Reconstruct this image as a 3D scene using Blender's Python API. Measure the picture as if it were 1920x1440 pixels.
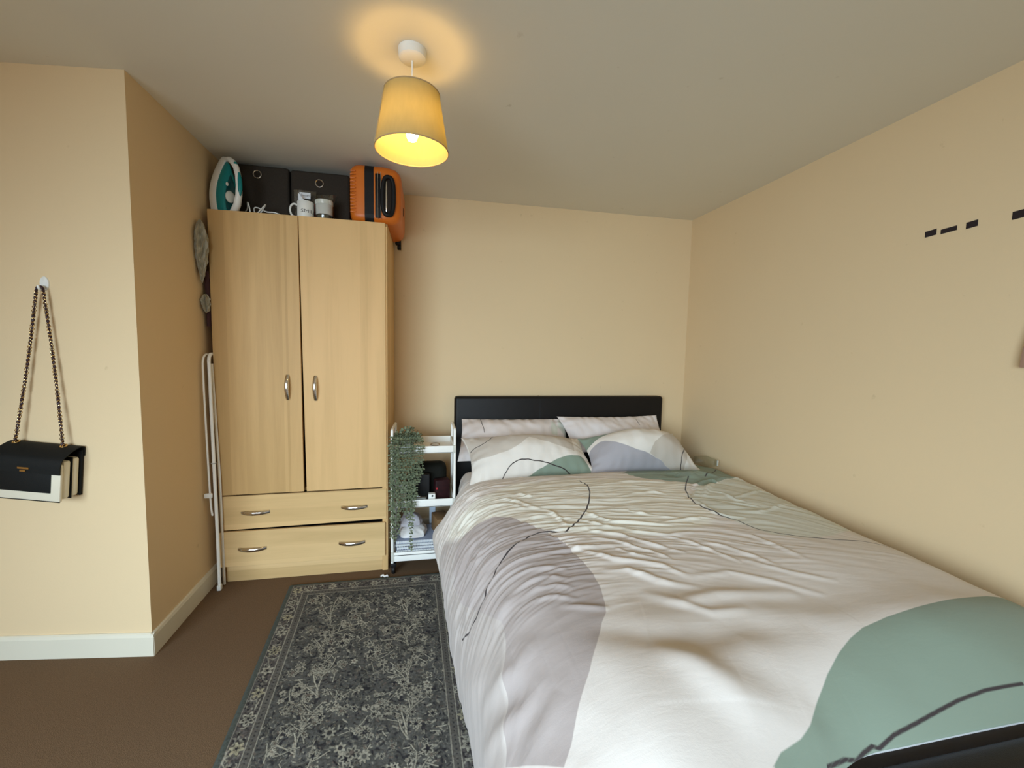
import bpy, bmesh, math, random
import numpy as np
from mathutils import Vector, Matrix

# ------------------------------------------------------------------ reset
for o in list(bpy.data.objects):
    bpy.data.objects.remove(o, do_unlink=True)
scene = bpy.context.scene
COL = scene.collection

# ------------------------------------------------------------------ camera
CAM_F, YAW, PITCH, ROLL = 790.98, 0.1991, -0.0789, 0.0203
CAM_H = 1.3425
def cam_axes():
    cy, sy = math.cos(YAW), math.sin(YAW); cp, sp = math.cos(PITCH), math.sin(PITCH)
    f = Vector((sy*cp, cy*cp, sp)); r = Vector((cy, -sy, 0)); u = r.cross(f)
    cr, sr = math.cos(ROLL), math.sin(ROLL)
    return f, r*cr + u*sr, -r*sr + u*cr
cf, cr_, cu = cam_axes()
cam_data = bpy.data.cameras.new('camera')
cam_data.sensor_fit = 'HORIZONTAL'; cam_data.sensor_width = 36.0
cam_data.lens = CAM_F/1920*36.0
cam_data.clip_start = 0.02
cam = bpy.data.objects.new('camera', cam_data); COL.objects.link(cam)
M = Matrix.Identity(4)
for i in range(3):
    M[i][0] = cr_[i]; M[i][1] = cu[i]; M[i][2] = -cf[i]
M[0][3], M[1][3], M[2][3] = 0, 0, CAM_H
cam.matrix_world = M
scene.camera = cam

# ------------------------------------------------------------------ world, light, exposure
scene.view_settings.view_transform = 'Standard'
scene.view_settings.look = 'None'
scene.view_settings.gamma = 1.0
scene.view_settings.use_curve_mapping = False
scene.view_settings.exposure = 0.22
scene.cycles.max_bounces = 10
scene.cycles.diffuse_bounces = 7
scene.cycles.sample_clamp_indirect = 6.0
w = bpy.data.worlds.new('overcast_sky'); scene.world = w
w.use_nodes = True
w.node_tree.nodes['Background'].inputs[0].default_value = (0.95, 0.90, 0.80, 1)
w.node_tree.nodes['Background'].inputs[1].default_value = 1.6
def area(name, loc, target, sx, sy, power, color, spread=180):
    d = bpy.data.lights.new(name, 'AREA'); d.shape = 'RECTANGLE'; d.size = sx; d.size_y = sy
    d.energy = power; d.color = color; d.spread = math.radians(spread)
    o = bpy.data.objects.new(name, d); COL.objects.link(o); o.location = loc
    o.rotation_euler = (Vector(target)-Vector(loc)).to_track_quat('-Z', 'Y').to_euler()
    return o
WIN = dict(x0=-2.7, x1=0.1, z0=0.75, z1=2.0, y=-1.7)
area('window_daylight', (-1.3, -1.64, 1.38), (0.55, 1.0, -0.45), 2.7, 1.2, 99, (0.66, 0.85, 1.0), 116)

# ------------------------------------------------------------------ materials
def new_mat(name):
    m = bpy.data.materials.new(name); m.use_nodes = True
    nt = m.node_tree; b = nt.nodes['Principled BSDF']
    return m, nt, b
def N(nt, t, **kw):
    n = nt.nodes.new(t)
    for k, v in kw.items(): setattr(n, k, v)
    return n
def mat(name, col, rough=0.6, metal=0.0, var=0.06, nscale=20, bump=0.0, bscale=200, stretch=(1,1,1), spec=0.4, sheen=0.0, detail=4):
    m, nt, b = new_mat(name)
    tc = N(nt, 'ShaderNodeTexCoord'); mp = N(nt, 'ShaderNodeMapping'); mp.inputs['Scale'].default_value = stretch
    nt.links.new(tc.outputs['Object'], mp.inputs['Vector'])
    no = N(nt, 'ShaderNodeTexNoise'); no.inputs['Scale'].default_value = nscale; no.inputs['Detail'].default_value = detail
    nt.links.new(mp.outputs['Vector'], no.inputs['Vector'])
    mx = N(nt, 'ShaderNodeMix', data_type='RGBA')
    mx.inputs['A'].default_value = (*[c*(1-var) for c in col], 1)
    mx.inputs['B'].default_value = (*[min(1, c*(1+var)) for c in col], 1)
    nt.links.new(no.outputs['Fac'], mx.inputs['Factor'])
    nt.links.new(mx.outputs['Result'], b.inputs['Base Color'])
    b.inputs['Roughness'].default_value = rough; b.inputs['Metallic'].default_value = metal
    b.inputs['Specular IOR Level'].default_value = spec
    if sheen: b.inputs['Sheen Weight'].default_value = sheen
    if bump:
        nb = N(nt, 'ShaderNodeTexNoise'); nb.inputs['Scale'].default_value = bscale; nb.inputs['Detail'].default_value = 3
        nt.links.new(mp.outputs['Vector'], nb.inputs['Vector'])
        bp = N(nt, 'ShaderNodeBump'); bp.inputs['Strength'].default_value = bump; bp.inputs['Distance'].default_value = 0.002
        nt.links.new(nb.outputs['Fac'], bp.inputs['Height']); nt.links.new(bp.outputs['Normal'], b.inputs['Normal'])
    return m

def wall_mat(name, col):
    m, nt, b = new_mat(name)
    tc = N(nt, 'ShaderNodeTexCoord')
    n1 = N(nt, 'ShaderNodeTexNoise'); n1.inputs['Scale'].default_value = 1.4; n1.inputs['Detail'].default_value = 3
    n2 = N(nt, 'ShaderNodeTexNoise'); n2.inputs['Scale'].default_value = 16; n2.inputs['Detail'].default_value = 4
    for n in (n1, n2): nt.links.new(tc.outputs['Object'], n.inputs['Vector'])
    r1 = N(nt, 'ShaderNodeMix', data_type='RGBA')
    r1.inputs['A'].default_value = (*[c*0.97 for c in col], 1); r1.inputs['B'].default_value = (*[min(1, c*1.03) for c in col], 1)
    nt.links.new(n1.outputs['Fac'], r1.inputs['Factor'])
    # sparse scuffs
    cr = N(nt, 'ShaderNodeValToRGB'); cr.color_ramp.elements[0].position = 0.715; cr.color_ramp.elements[1].position = 0.80
    nt.links.new(n2.outputs['Fac'], cr.inputs['Fac'])
    r2 = N(nt, 'ShaderNodeMix', data_type='RGBA'); r2.inputs['B'].default_value = (col[0]*.72, col[1]*.68, col[2]*.62, 1)
    mm = N(nt, 'ShaderNodeMath', operation='MULTIPLY'); mm.inputs[1].default_value = 0.6
    nt.links.new(cr.outputs['Color'], mm.inputs[0]); nt.links.new(mm.outputs[0], r2.inputs['Factor'])
    nt.links.new(r1.outputs['Result'], r2.inputs['A']); nt.links.new(r2.outputs['Result'], b.inputs['Base Color'])
    b.inputs['Roughness'].default_value = 0.85; b.inputs['Specular IOR Level'].default_value = 0.2
    nb = N(nt, 'ShaderNodeTexNoise'); nb.inputs['Scale'].default_value = 160; nb.inputs['Detail'].default_value = 4
    nt.links.new(tc.outputs['Object'], nb.inputs['Vector'])
    bp = N(nt, 'ShaderNodeBump'); bp.inputs['Strength'].default_value = 0.12; bp.inputs['Distance'].default_value = 0.002
    nt.links.new(nb.outputs['Fac'], bp.inputs['Height']); nt.links.new(bp.outputs['Normal'], b.inputs['Normal'])
    return m

def wood_mat(name, axis, col=(0.60, 0.382, 0.162), seed=0.0):
    """pale maple laminate with the grain along axis"""
    m, nt, b = new_mat(name)
    tc = N(nt, 'ShaderNodeTexCoord'); mp = N(nt, 'ShaderNodeMapping')
    sc = [1, 1, 1]; sc['xyz'.index(axis)] = 0.06
    mp.inputs['Scale'].default_value = sc; mp.inputs['Location'].default_value = (seed, seed*.7, seed*1.3)
    nt.links.new(tc.outputs['Object'], mp.inputs['Vector'])
    n1 = N(nt, 'ShaderNodeTexNoise'); n1.inputs['Scale'].default_value = 14; n1.inputs['Detail'].default_value = 5; n1.inputs['Distortion'].default_value = 0.5
    n2 = N(nt, 'ShaderNodeTexNoise'); n2.inputs['Scale'].default_value = 120; n2.inputs['Detail'].default_value = 3
    for n in (n1, n2): nt.links.new(mp.outputs['Vector'], n.inputs['Vector'])
    # broad planks of slightly different tone
    mp2 = N(nt, 'ShaderNodeMapping'); sc2 = [9.5, 0.0, 0.0] if axis == 'z' else [0.0, 0.0, 11.0]
    mp2.inputs['Scale'].default_value = sc2; mp2.inputs['Location'].default_value = (seed*3.1, 0, seed*2.3)
    nt.links.new(tc.outputs['Object'], mp2.inputs['Vector'])
    vo = N(nt, 'ShaderNodeTexVoronoi'); vo.inputs['Scale'].default_value = 1.0
    nt.links.new(mp2.outputs['Vector'], vo.inputs['Vector'])
    sep = N(nt, 'ShaderNodeSeparateColor'); nt.links.new(vo.outputs['Color'], sep.inputs['Color'])
    ramp = N(nt, 'ShaderNodeValToRGB'); e = ramp.color_ramp.elements
    e[0].position = 0.3; e[0].color = (col[0]*.86, col[1]*.84, col[2]*.80, 1)
    e[1].position = 0.7; e[1].color = (col[0]*1.08, col[1]*1.08, col[2]*1.1, 1)
    add = N(nt, 'ShaderNodeMath', operation='MULTIPLY_ADD'); add.inputs[1].default_value = 0.46
    nt.links.new(sep.outputs['Red'], add.inputs[0]); 
    ms = N(nt, 'ShaderNodeMath', operation='MULTIPLY_ADD'); ms.inputs[1].default_value = 0.8; ms.inputs[2].default_value = -0.13
    nt.links.new(n1.outputs['Fac'], ms.inputs[0]); nt.links.new(ms.outputs[0], add.inputs[2])
    m2 = N(nt, 'ShaderNodeMath', operation='MULTIPLY_ADD'); m2.inputs[1].default_value = 0.16
    nt.links.new(n2.outputs['Fac'], m2.inputs[0]); nt.links.new(add.outputs[0], m2.inputs[2])
    m3 = N(nt, 'ShaderNodeMath', operation='SUBTRACT'); m3.inputs[1].default_value = 0.08
    nt.links.new(m2.outputs[0], m3.inputs[0]); nt.links.new(m3.outputs[0], ramp.inputs['Fac'])
    nt.links.new(ramp.outputs['Color'], b.inputs['Base Color'])
    b.inputs['Roughness'].default_value = 0.5; b.inputs['Specular IOR Level'].default_value = 0.22
    return m

CREAM = (0.745, 0.575, 0.355)
M_WALL = wall_mat('cream_wall_paint', CREAM)
M_CEIL = wall_mat('ceiling_paint', (0.76, 0.73, 0.635))
M_SKIRT = mat('cream_gloss_paint', (0.70, 0.66, 0.54), 0.4, var=0.03, nscale=6)
M_WOODV = wood_mat('maple_laminate_upright', 'z')
M_WOODV2 = wood_mat('maple_laminate_upright_pale', 'z', (0.66, 0.425, 0.188), 4.3)
M_WOODH = wood_mat('maple_laminate_level', 'x', (0.66, 0.445, 0.205), 1.7)
M_WOODH2 = wood_mat('maple_laminate_level_b', 'x', (0.67, 0.46, 0.22), 8.2)
M_DARK = mat('dark_gap', (0.02, 0.012, 0.007), 0.9)
M_CHROME = mat('polished_chrome', (0.78, 0.76, 0.73), 0.14, 1.0, var=0.02)
M_WHITEP = mat('white_plastic', (0.80, 0.80, 0.76), 0.4, var=0.02)
M_WHITEM = mat('white_enamelled_metal', (0.86, 0.85, 0.80), 0.35, var=0.02)
M_BLACKP = mat('black_plastic', (0.010, 0.009, 0.009), 0.5, var=0.1, spec=0.2)
M_BLACKL = mat('black_leatherette', (0.0085, 0.0070, 0.0065), 0.45, var=0.15, bump=0.3, bscale=420, spec=0.22)
M_FELT = mat('grey_felt', (0.042, 0.034, 0.027), 0.95, var=0.2, nscale=140, bump=0.4, bscale=300, spec=0.1)
M_ORANGE = mat('orange_hard_shell', (0.62, 0.15, 0.012), 0.38, var=0.06, bump=0.2, bscale=500)
M_TEAL = mat('teal_plastic', (0.004, 0.20, 0.205), 0.22, var=0.05)
M_TEALD = mat('dark_teal_tank', (0.003, 0.055, 0.06), 0.15, var=0.05)
M_GOLD = mat('gold_metal', (0.75, 0.52, 0.22), 0.25, 1.0, var=0.03)
M_CREAML = mat('cream_leather', (0.72, 0.66, 0.52), 0.5, var=0.04, bump=0.2)
M_LEATHER = mat('matt_black_leather', (0.008, 0.0085, 0.008), 0.65, var=0.15, bump=0.3, bscale=350, spec=0.2)
M_STRAP = mat('dark_burgundy_leather', (0.030, 0.010, 0.014), 0.5)
M_GREYW = mat('white_cotton', (0.74, 0.72, 0.70), 0.9, bump=0.2, bscale=500)
M_SHEET = mat('lilac_grey_sheet', (0.60, 0.57, 0.60), 0.9, bump=0.2, bscale=500)
M_KRAFT = mat('brown_card', (0.20, 0.11, 0.045), 0.8)
M_PAPER = mat('white_paper', (0.78, 0.80, 0.84), 0.8)
M_INK = mat('black_print', (0.02, 0.02, 0.02), 0.8)
M_LEAF = mat('grey_green_leaf', (0.185, 0.215, 0.135), 0.6, var=0.4, nscale=60, spec=0.25)
M_STEM = mat('green_stem', (0.12, 0.14, 0.07), 0.7)
M_POT = mat('white_ceramic_pot', (0.75, 0.74, 0.70), 0.3)
M_BAGF = mat('pale_grey_carrier_bag', (0.36, 0.33, 0.25), 0.45, var=0.15, nscale=40)
M_RED = mat('red_wrapper', (0.40, 0.025, 0.03), 0.4)
M_DKRED = mat('dark_red_box', (0.022, 0.005, 0.006), 0.6, var=0.7, nscale=40, spec=0.2)
M_TAPE = mat('black_adhesive_tape', (0.018, 0.010, 0.012), 0.7, var=0.2)
M_BROWNC = mat('brown_cloth', (0.34, 0.205, 0.14), 0.9)
M_BLUEW = mat('pale_blue_white_plastic', (0.50, 0.58, 0.68), 0.5)

def clear_mat(name, tint=(0.9, 0.92, 0.9), alpha=0.25):
    m = bpy.data.materials.new(name); m.use_nodes = True; nt = m.node_tree
    nt.nodes.clear()
    out = N(nt, 'ShaderNodeOutputMaterial'); tr = N(nt, 'ShaderNodeBsdfTransparent'); gl = N(nt, 'ShaderNodeBsdfGlossy')
    tr.inputs['Color'].default_value = (*tint, 1); gl.inputs['Roughness'].default_value = 0.12
    no = N(nt, 'ShaderNodeTexNoise'); no.inputs['Scale'].default_value = 30
    ma = N(nt, 'ShaderNodeMath', operation='MULTIPLY'); ma.inputs[1].default_value = alpha*2
    nt.links.new(no.outputs['Fac'], ma.inputs[0])
    mx = N(nt, 'ShaderNodeMixShader'); nt.links.new(ma.outputs[0], mx.inputs['Fac'])
    nt.links.new(tr.outputs[0], mx.inputs[1]); nt.links.new(gl.outputs[0], mx.inputs[2]); nt.links.new(mx.outputs[0], out.inputs[0])
    return m
M_CLEAR = clear_mat('clear_plastic', alpha=0.09)
M_FILM = clear_mat('clear_film', alpha=0.10)

def emit_mat(name, col, s):
    m = bpy.data.materials.new(name); m.use_nodes = True; nt = m.node_tree; nt.nodes.clear()
    out = N(nt, 'ShaderNodeOutputMaterial'); e = N(nt, 'ShaderNodeEmission')
    e.inputs['Color'].default_value = (*col, 1); e.inputs['Strength'].default_value = s
    nt.links.new(e.outputs[0], out.inputs[0]); return m
def shade_mat(name, col):
    m = bpy.data.materials.new(name); m.use_nodes = True; nt = m.node_tree; nt.nodes.clear()
    out = N(nt, 'ShaderNodeOutputMaterial'); d = N(nt, 'ShaderNodeBsdfDiffuse'); t = N(nt, 'ShaderNodeBsdfTranslucent')
    tc = N(nt, 'ShaderNodeTexCoord'); mp = N(nt, 'ShaderNodeMapping'); mp.inputs['Scale'].default_value = (1, 1, 0.25)
    no = N(nt, 'ShaderNodeTexNoise'); no.inputs['Scale'].default_value = 90; no.inputs['Detail'].default_value = 5
    nt.links.new(tc.outputs['Object'], mp.inputs[0]); nt.links.new(mp.outputs[0], no.inputs['Vector'])
    cm = N(nt, 'ShaderNodeMix', data_type='RGBA')
    cm.inputs['A'].default_value = (*[c*.93 for c in col], 1); cm.inputs['B'].default_value = (*[min(1, c*1.06) for c in col], 1)
    nt.links.new(no.outputs['Fac'], cm.inputs['Factor'])
    for s in (d, t): nt.links.new(cm.outputs['Result'], s.inputs['Color'])
    mx = N(nt, 'ShaderNodeMixShader'); mx.inputs['Fac'].default_value = 0.5
    nt.links.new(d.outputs[0], mx.inputs[1]); nt.links.new(t.outputs[0], mx.inputs[2]); nt.links.new(mx.outputs[0], out.inputs[0])
    return m

# ------------------------------------------------------------------ mesh helpers
class MB:
    """collects geometry in world coordinates; build() links it as one mesh object under its parent"""
    def __init__(s): s.v = []; s.f = []; s.smooth = []
    def add(s, vs, fs, smooth=True):
        o = len(s.v); s.v += [tuple(map(float, v)) for v in vs]
        s.f += [tuple(i+o for i in f) for f in fs]; s.smooth += [smooth]*len(fs); return s
    def bm(s, bm, smooth=False, mtx=None):
        bm.verts.ensure_lookup_table(); bm.verts.index_update()
        s.add([(mtx @ v.co if mtx else v.co) for v in bm.verts], [[v.index for v in f.verts] for f in bm.faces], smooth)
        bm.free(); return s
    def box(s, x0, x1, y0, y1, z0, z1, bev=0.0, seg=2, mtx=None, smooth=None):
        b = bmesh.new(); bmesh.ops.create_cube(b, size=1)
        for v in b.verts:
            v.co = ((x0+x1)/2+v.co.x*(x1-x0), (y0+y1)/2+v.co.y*(y1-y0), (z0+z1)/2+v.co.z*(z1-z0))
        if bev:
            bmesh.ops.bevel(b, geom=b.edges[:], offset=bev, segments=seg, profile=0.5, affect='EDGES', clamp_overlap=True)
        return s.bm(b, bool(bev) if smooth is None else smooth, mtx)
    def tube(s, pts, r, n=8, closed=False, rads=None, flat=None):
        pts = [Vector(p) for p in pts]; k = len(pts); vs = []; fs = []
        up = None
        for i, p in enumerate(pts):
            a = pts[(i-1) % k] if (i > 0 or closed) else p; c = pts[(i+1) % k] if (i < k-1 or closed) else p
            t = (c-a).normalized()
            if up is None:
                up = t.orthogonal().normalized()
            up = (up - t*up.dot(t)); up = up.normalized() if up.length > 1e-6 else t.orthogonal().normalized()
            sd = t.cross(up); rr = rads[i] if rads else r
            for j in range(n):
                a_ = 2*math.pi*j/n
                vs.append(p + (up*math.cos(a_) + sd*math.sin(a_)*(flat or 1))*rr)
        for i in range(k if closed else k-1):
            for j in range(n):
                i2 = (i+1) % k
                fs.append((i*n+j, i*n+(j+1) % n, i2*n+(j+1) % n, i2*n+j))
        if not closed:
            fs.append(tuple(range(n))[::-1]); fs.append(tuple((k-1)*n+j for j in range(n)))
        return s.add(vs, fs)
    def lathe(s, prof, cx, cy, n=40, mtx=None, sx=1.0, sy=1.0):
        vs = []; fs = []; k = len(prof)
        for j in range(n):
            a = 2*math.pi*j/n
            for r, z in prof:
                v = Vector((cx+r*math.cos(a)*sx, cy+r*math.sin(a)*sy, z)); vs.append(mtx @ v if mtx else v)
        for j in range(n):
            for i in range(k-1):
                j2 = (j+1) % n; fs.append((j*k+i, j2*k+i, j2*k+i+1, j*k+i+1))
        return s.add(vs, fs)
    def torus(s, c, R, r, nrm=(0, 0, 1), n=28, m=8, sx=1.0):
        q = Vector(nrm).to_track_quat('Z', 'Y'); pts = []
        for j in range(n):
            a = 2*math.pi*j/n; pts.append(Vector(c) + q @ Vector((R*math.cos(a)*sx, R*math.sin(a), 0)))
        return s.tube(pts, r, m, closed=True)
    def disc(s, c, R, nrm, n=24, sx=1.0):
        q = Vector(nrm).to_track_quat('Z', 'Y')
        return s.add([Vector(c)+q @ Vector((R*math.cos(2*math.pi*j/n)*sx, R*math.sin(2*math.pi*j/n), 0)) for j in range(n)], [tuple(range(n))], False)
    def ball(s, c, rx, ry, rz, seg=10, rings=7, mtx=None):
        b = bmesh.new(); bmesh.ops.create_uvsphere(b, u_segments=seg, v_segments=rings, radius=1)
        for v in b.verts: v.co = (v.co.x*rx, v.co.y*ry, v.co.z*rz)
        mt = Matrix.Translation(Vector(c)) @ (mtx or Matrix.Identity(4))
        return s.bm(b, True, mt)
    def prism(s, outline, ax0, ax1, to3, smooth=False):
        n = len(outline)
        vs = [to3(a, b, ax0) for a, b in outline] + [to3(a, b, ax1) for a, b in outline]
        fs = [tuple(range(n))[::-1], tuple(range(n, 2*n))] + [(i, (i+1) % n, n+(i+1) % n, n+i) for i in range(n)]
        return s.add(vs, fs, smooth)
    def grid(s, P, closed_u=False):
        """P: array (nu, nv, 3)"""
        nu, nv, _ = P.shape; o = len(s.v)
        s.v += [tuple(x) for x in P.reshape(-1, 3).tolist()]
        for i in range(nu if closed_u else nu-1):
            i2 = (i+1) % nu
            for j in range(nv-1):
                s.f.append((o+i*nv+j, o+i2*nv+j, o+i2*nv+j+1, o+i*nv+j+1)); s.smooth.append(True)
        return s
    def build(s, name, material, parent=None, bevel=0):
        off = Vector((0, 0, 0))
        if parent is not None: off = ROOT[parent.name]
        me = bpy.data.meshes.new(name)
        me.from_pydata([(v[0]-off.x, v[1]-off.y, v[2]-off.z) for v in s.v], [], s.f)
        me.polygons.foreach_set('use_smooth', s.smooth)
        me.materials.append(material); me.update()
        bm_ = bmesh.new(); bm_.from_mesh(me); bmesh.ops.recalc_face_normals(bm_, faces=bm_.faces[:]); bm_.to_mesh(me); bm_.free()
        o = bpy.data.objects.new(name, me); COL.objects.link(o)
        if parent is not None: o.parent = parent
        ROOT[o.name] = off
        if any(s.smooth):
            try:
                me.set_sharp_from_angle(angle=math.radians(42))
            except Exception: pass
        return o
ROOT = {}
def tag(o, label, cat, group=None, kind=None):
    o['label'] = label; o['category'] = cat
    if group: o['group'] = group
    if kind: o['kind'] = kind
    return o
def thing(name, loc, label, cat, group=None):
    o = bpy.data.objects.new(name, None); COL.objects.link(o); o.location = loc
    o.empty_display_size = 0.1; ROOT[o.name] = Vector(loc)
    return tag(o, label, cat, group)
def struct(o):
    o['kind'] = 'structure'; return o

# ================================================================== ROOM
H = 2.4; YB = 3.092; XR = 2.056; XL, YF = -1.16, 1.997
ANG = 0.1312; FE = (math.cos(ANG), -math.sin(ANG))          # front-left wall direction (to the right)
XFAR = -3.0; YR = -1.7
yfar = YF + (XL-XFAR)*math.tan(ANG)
XLB = XL-0.030                                             # left wall leans out a little towards the back
TH = 0.1
def slab(name, pts, z0, z1, m):
    b = MB(); b.prism(pts, z0, z1, lambda a, c, z: (a, c, z)); return struct(b.build(name, m))
slab('floor', [(XFAR-TH, YR-TH), (XR+TH, YR-TH), (XR+TH, YB+TH), (XFAR-TH, YB+TH)], -0.1, 0.0, None or mat('brown_carpet', (0.150, 0.094, 0.054), 1.0, var=0.42, nscale=230, bump=0.9, bscale=420, spec=0.1, detail=6))
slab('ceiling', [(XFAR-TH, YR-TH), (XR+TH, YR-TH), (XR+TH, YB+TH), (XFAR-TH, YB+TH)], H, H+0.1, M_CEIL)
slab('wall_back', [(XLB-TH, YB), (XR+TH, YB), (XR+TH, YB+TH), (XLB-TH, YB+TH)], 0, H, M_WALL)
slab('wall_right', [(XR, YR), (XR+TH, YR), (XR+TH, YB), (XR, YB)], 0, H, M_WALL)
slab('wall_left', [(XL, YF), (XLB, YB), (XLB-TH, YB), (XL-TH, YF+TH*0.2)], 0, H, M_WALL)
slab('wall_front', [(XL, YF), (XL-0.0999, YF+0.018), (XFAR, yfar+TH), (XFAR, yfar)], 0, H, M_WALL)
slab('wall_far_left', [(XFAR-TH, YR), (XFAR, YR), (XFAR, yfar+TH), (XFAR-TH, yfar+TH)], 0, H, M_WALL)
b = MB()
for (x0, x1, z0, z1) in ((XFAR-TH, WIN['x0'], 0, H), (WIN['x1'], XR+TH, 0, H), (WIN['x0'], WIN['x1'], 0, WIN['z0']), (WIN['x0'], WIN['x1'], WIN['z1'], H)):
    b.box(x0, x1, YR-TH, YR, z0, z1)
struct(b.build('wall_rear', M_WALL))
b = MB()
for (x0, x1, z0, z1) in ((WIN['x0'], WIN['x0']+.05, WIN['z0'], WIN['z1']), (WIN['x1']-.05, WIN['x1'], WIN['z0'], WIN['z1']), (WIN['x0'], WIN['x1'], WIN['z0'], WIN['z0']+.05),
                         (WIN['x0'], WIN['x1'], WIN['z1']-.05, WIN['z1']), (-1.325, -1.275, WIN['z0'], WIN['z1'])):
    b.box(x0, x1, YR-.09, YR-.04, z0, z1)
struct(b.build('window_1', M_WHITEP))
# baseboards: flat board with a rounded top
def skirting(name, p0, p1, n, m=M_SKIRT):
    h, t = 0.10, 0.014
    prof = [(0, 0), (t, 0), (t, h-.016), (t*.7, h-.004), (t*.35, h), (0, h)]
    b = MB(); k = len(prof)
    vs = [(p[0]+n[0]*d, p[1]+n[1]*d, z) for p in (p0, p1) for d, z in prof]
    fs = [(i, (i+1) % k, k+(i+1) % k, k+i) for i in range(k)] + [tuple(range(k)), tuple(range(k, 2*k))[::-1]]
    b.add(vs, fs, False); return struct(b.build(name, m))
nf = (-math.sin(ANG), -math.cos(ANG))
skirting('baseboard_front', (XL+.014, YF-.0018), (XFAR, yfar), nf)
skirting('baseboard_left', (XL, YF-.012), (XLB, YB), (1, 0))
skirting('baseboard_back', (XLB+.014, YB), (XR-.014, YB), (0, -1))
skirting('baseboard_right', (XR, YR), (XR, YB-.014), (-1, 0))

# ================================================================== WARDROBE
WY = 2.557; WX0, WX1, WH = -1.134, -0.226, 2.05
ward = thing('wardrobe', (-0.67, 2.8, 0), 'tall maple laminate wardrobe with two doors and two drawers', 'wardrobe')
yb = YB-.018; t = .018
MB().box(WX0+.008, WX0+.026, WY+.019, yb, 0, WH-.019, .001).build('side_panel', M_WOODV, ward)
MB().box(WX1-.034, WX1-.002, WY+.004, yb, 0, WH-.019, .001).build('side_panel', M_WOODV2, ward)
MB().box(WX0+.003, WX1-.002, WY+.019, yb, WH-.018, WH, .001).build('top_panel', M_WOODH, ward)
MB().box(WX0+.026, WX1-.034, yb-.006, yb, 0.01, WH-.019).build('back_panel', M_WOODV, ward)
MB().box(WX0+.027, WX1-.035, WY+.04, yb-.007, .506, .522).build('shelf', M_WOODH, ward)
MB().box(WX0+.027, WX1-.035, WY+.010, WY+.028, 0.001, .098, .001).build('plinth', M_WOODH2, ward)
# doors hang slightly out of true
def quad_panel(pts, y0, y1):
    b = MB(); n = 4
    bm_ = bmesh.new()
    vs = [bm_.verts.new((x, y0, z)) for x, z in pts] + [bm_.verts.new((x, y1, z)) for x, z in pts]
    bm_.faces.new(vs[:4]); bm_.faces.new(vs[4:][::-1])
    for i in range(4): bm_.faces.new((vs[i], vs[4+i], vs[4+(i+1) % 4], vs[(i+1) % 4]))
    bmesh.ops.recalc_face_normals(bm_, faces=bm_.faces[:])
    bmesh.ops.bevel(bm_, geom=bm_.edges[:], offset=.0018, segments=2, profile=.5, affect='EDGES')
    return b.bm(bm_, False)
def bow_handle(parent, c, length, vertical, y=WY):
    b = MB(); k = 25; nv = 9; P = np.zeros((k, nv, 3))
    w = .0118
    for i in range(k):
        u = i/(k-1)*2-1
        out = .024*(1-abs(u)**2.4)+.0005
        ridge = .0011*(1 if (i % 2 and abs(u) < .72) else 0)
        for j in range(nv):
            a = math.pi*j/(nv-1)
            lat = math.cos(a)*w*(1-.18*abs(u)); hh = math.sin(a)*.006
            along = u*length/2
            x, z = (c[0]+lat, c[1]+along) if vertical else (c[0]+along, c[1]+lat)
            P[i, j] = (x, y-out-hh-ridge*math.sin(a), z)
    b.grid(P)
    # inner side and feet
    Q = P.copy(); Q[:, :, 1] = np.minimum(P[:, [0], 1]+.0015, y)
    b.grid(Q[:, ::-1])
    return b.build('handle', M_CHROME, parent)
d1 = quad_panel([(-1.139, 2.054), (-.698, 2.054), (-.692, .511), (-1.132, .506)], WY-.001, WY+.018).build('door', M_WOODV, ward)
bow_handle(d1, (-.766, 1.112), .142, True, WY-.001)
d2 = quad_panel([(-.694, 2.054), (-.238, 2.050), (-.234, .518), (-.677, .511)], WY-.003, WY+.016).build('door', M_WOODV2, ward)
bow_handle(d2, (-.620, 1.108), .142, True, WY-.003)
d3 = quad_panel([(-1.115, .499), (-.236, .508), (-.236, .322), (-1.115, .305)], WY+.000, WY+.018).build('drawer', M_WOODH, ward)
bow_handle(d3, (-.948, .403), .146, False); bow_handle(d3, (-.418, .405), .146, False)
MB().box(-1.09, -.262, WY+.019, yb-.03, .325, .47).build('drawer_box', M_DARK, d3)
d4 = quad_panel([(-1.132, .299), (-.243, .304), (-.243, .098), (-1.132, .098)], WY-.012, WY+.006).build('drawer', M_WOODH2, ward)
bow_handle(d4, (-.965, .197), .146, False, WY-.012); bow_handle(d4, (-.431, .194), .146, False, WY-.012)
MB().box(-1.09, -.262, WY+.007, yb-.03, .11, .26).build('drawer_box', M_DARK, d4)

# ================================================================== ITEMS ON THE WARDROBE
TOP = WH+.0005
def storage_box(x0, x1, y0, y1, h, label, gx, gz):
    t_ = thing('storage_box', ((x0+x1)/2, (y0+y1)/2, TOP), label, 'storage box', 'grey felt storage boxes on the wardrobe')
    MB().box(x0, x1, y0, y1, TOP, TOP+h, .016, 4).build('box_body', M_FELT, t_)
    MB().torus((gx, y0-.0015, gz), .021, .0035, (0, 1, 0), 32, 8).build('grommet', M_CHROME, t_)
    MB().disc((gx, y0-.001, gz), .0195, (0, -1, 0)).build('grommet_hole', M_DARK, t_)
    return t_
storage_box(-1.128, -.795, 2.755, 3.05, .325, 'dark grey felt storage box standing behind the iron', -.962, 2.322)
storage_box(-.782, -.458, 2.735, 3.05, .312, 'dark grey felt storage box between the iron and the orange suitcase', -.624, 2.296)

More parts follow.
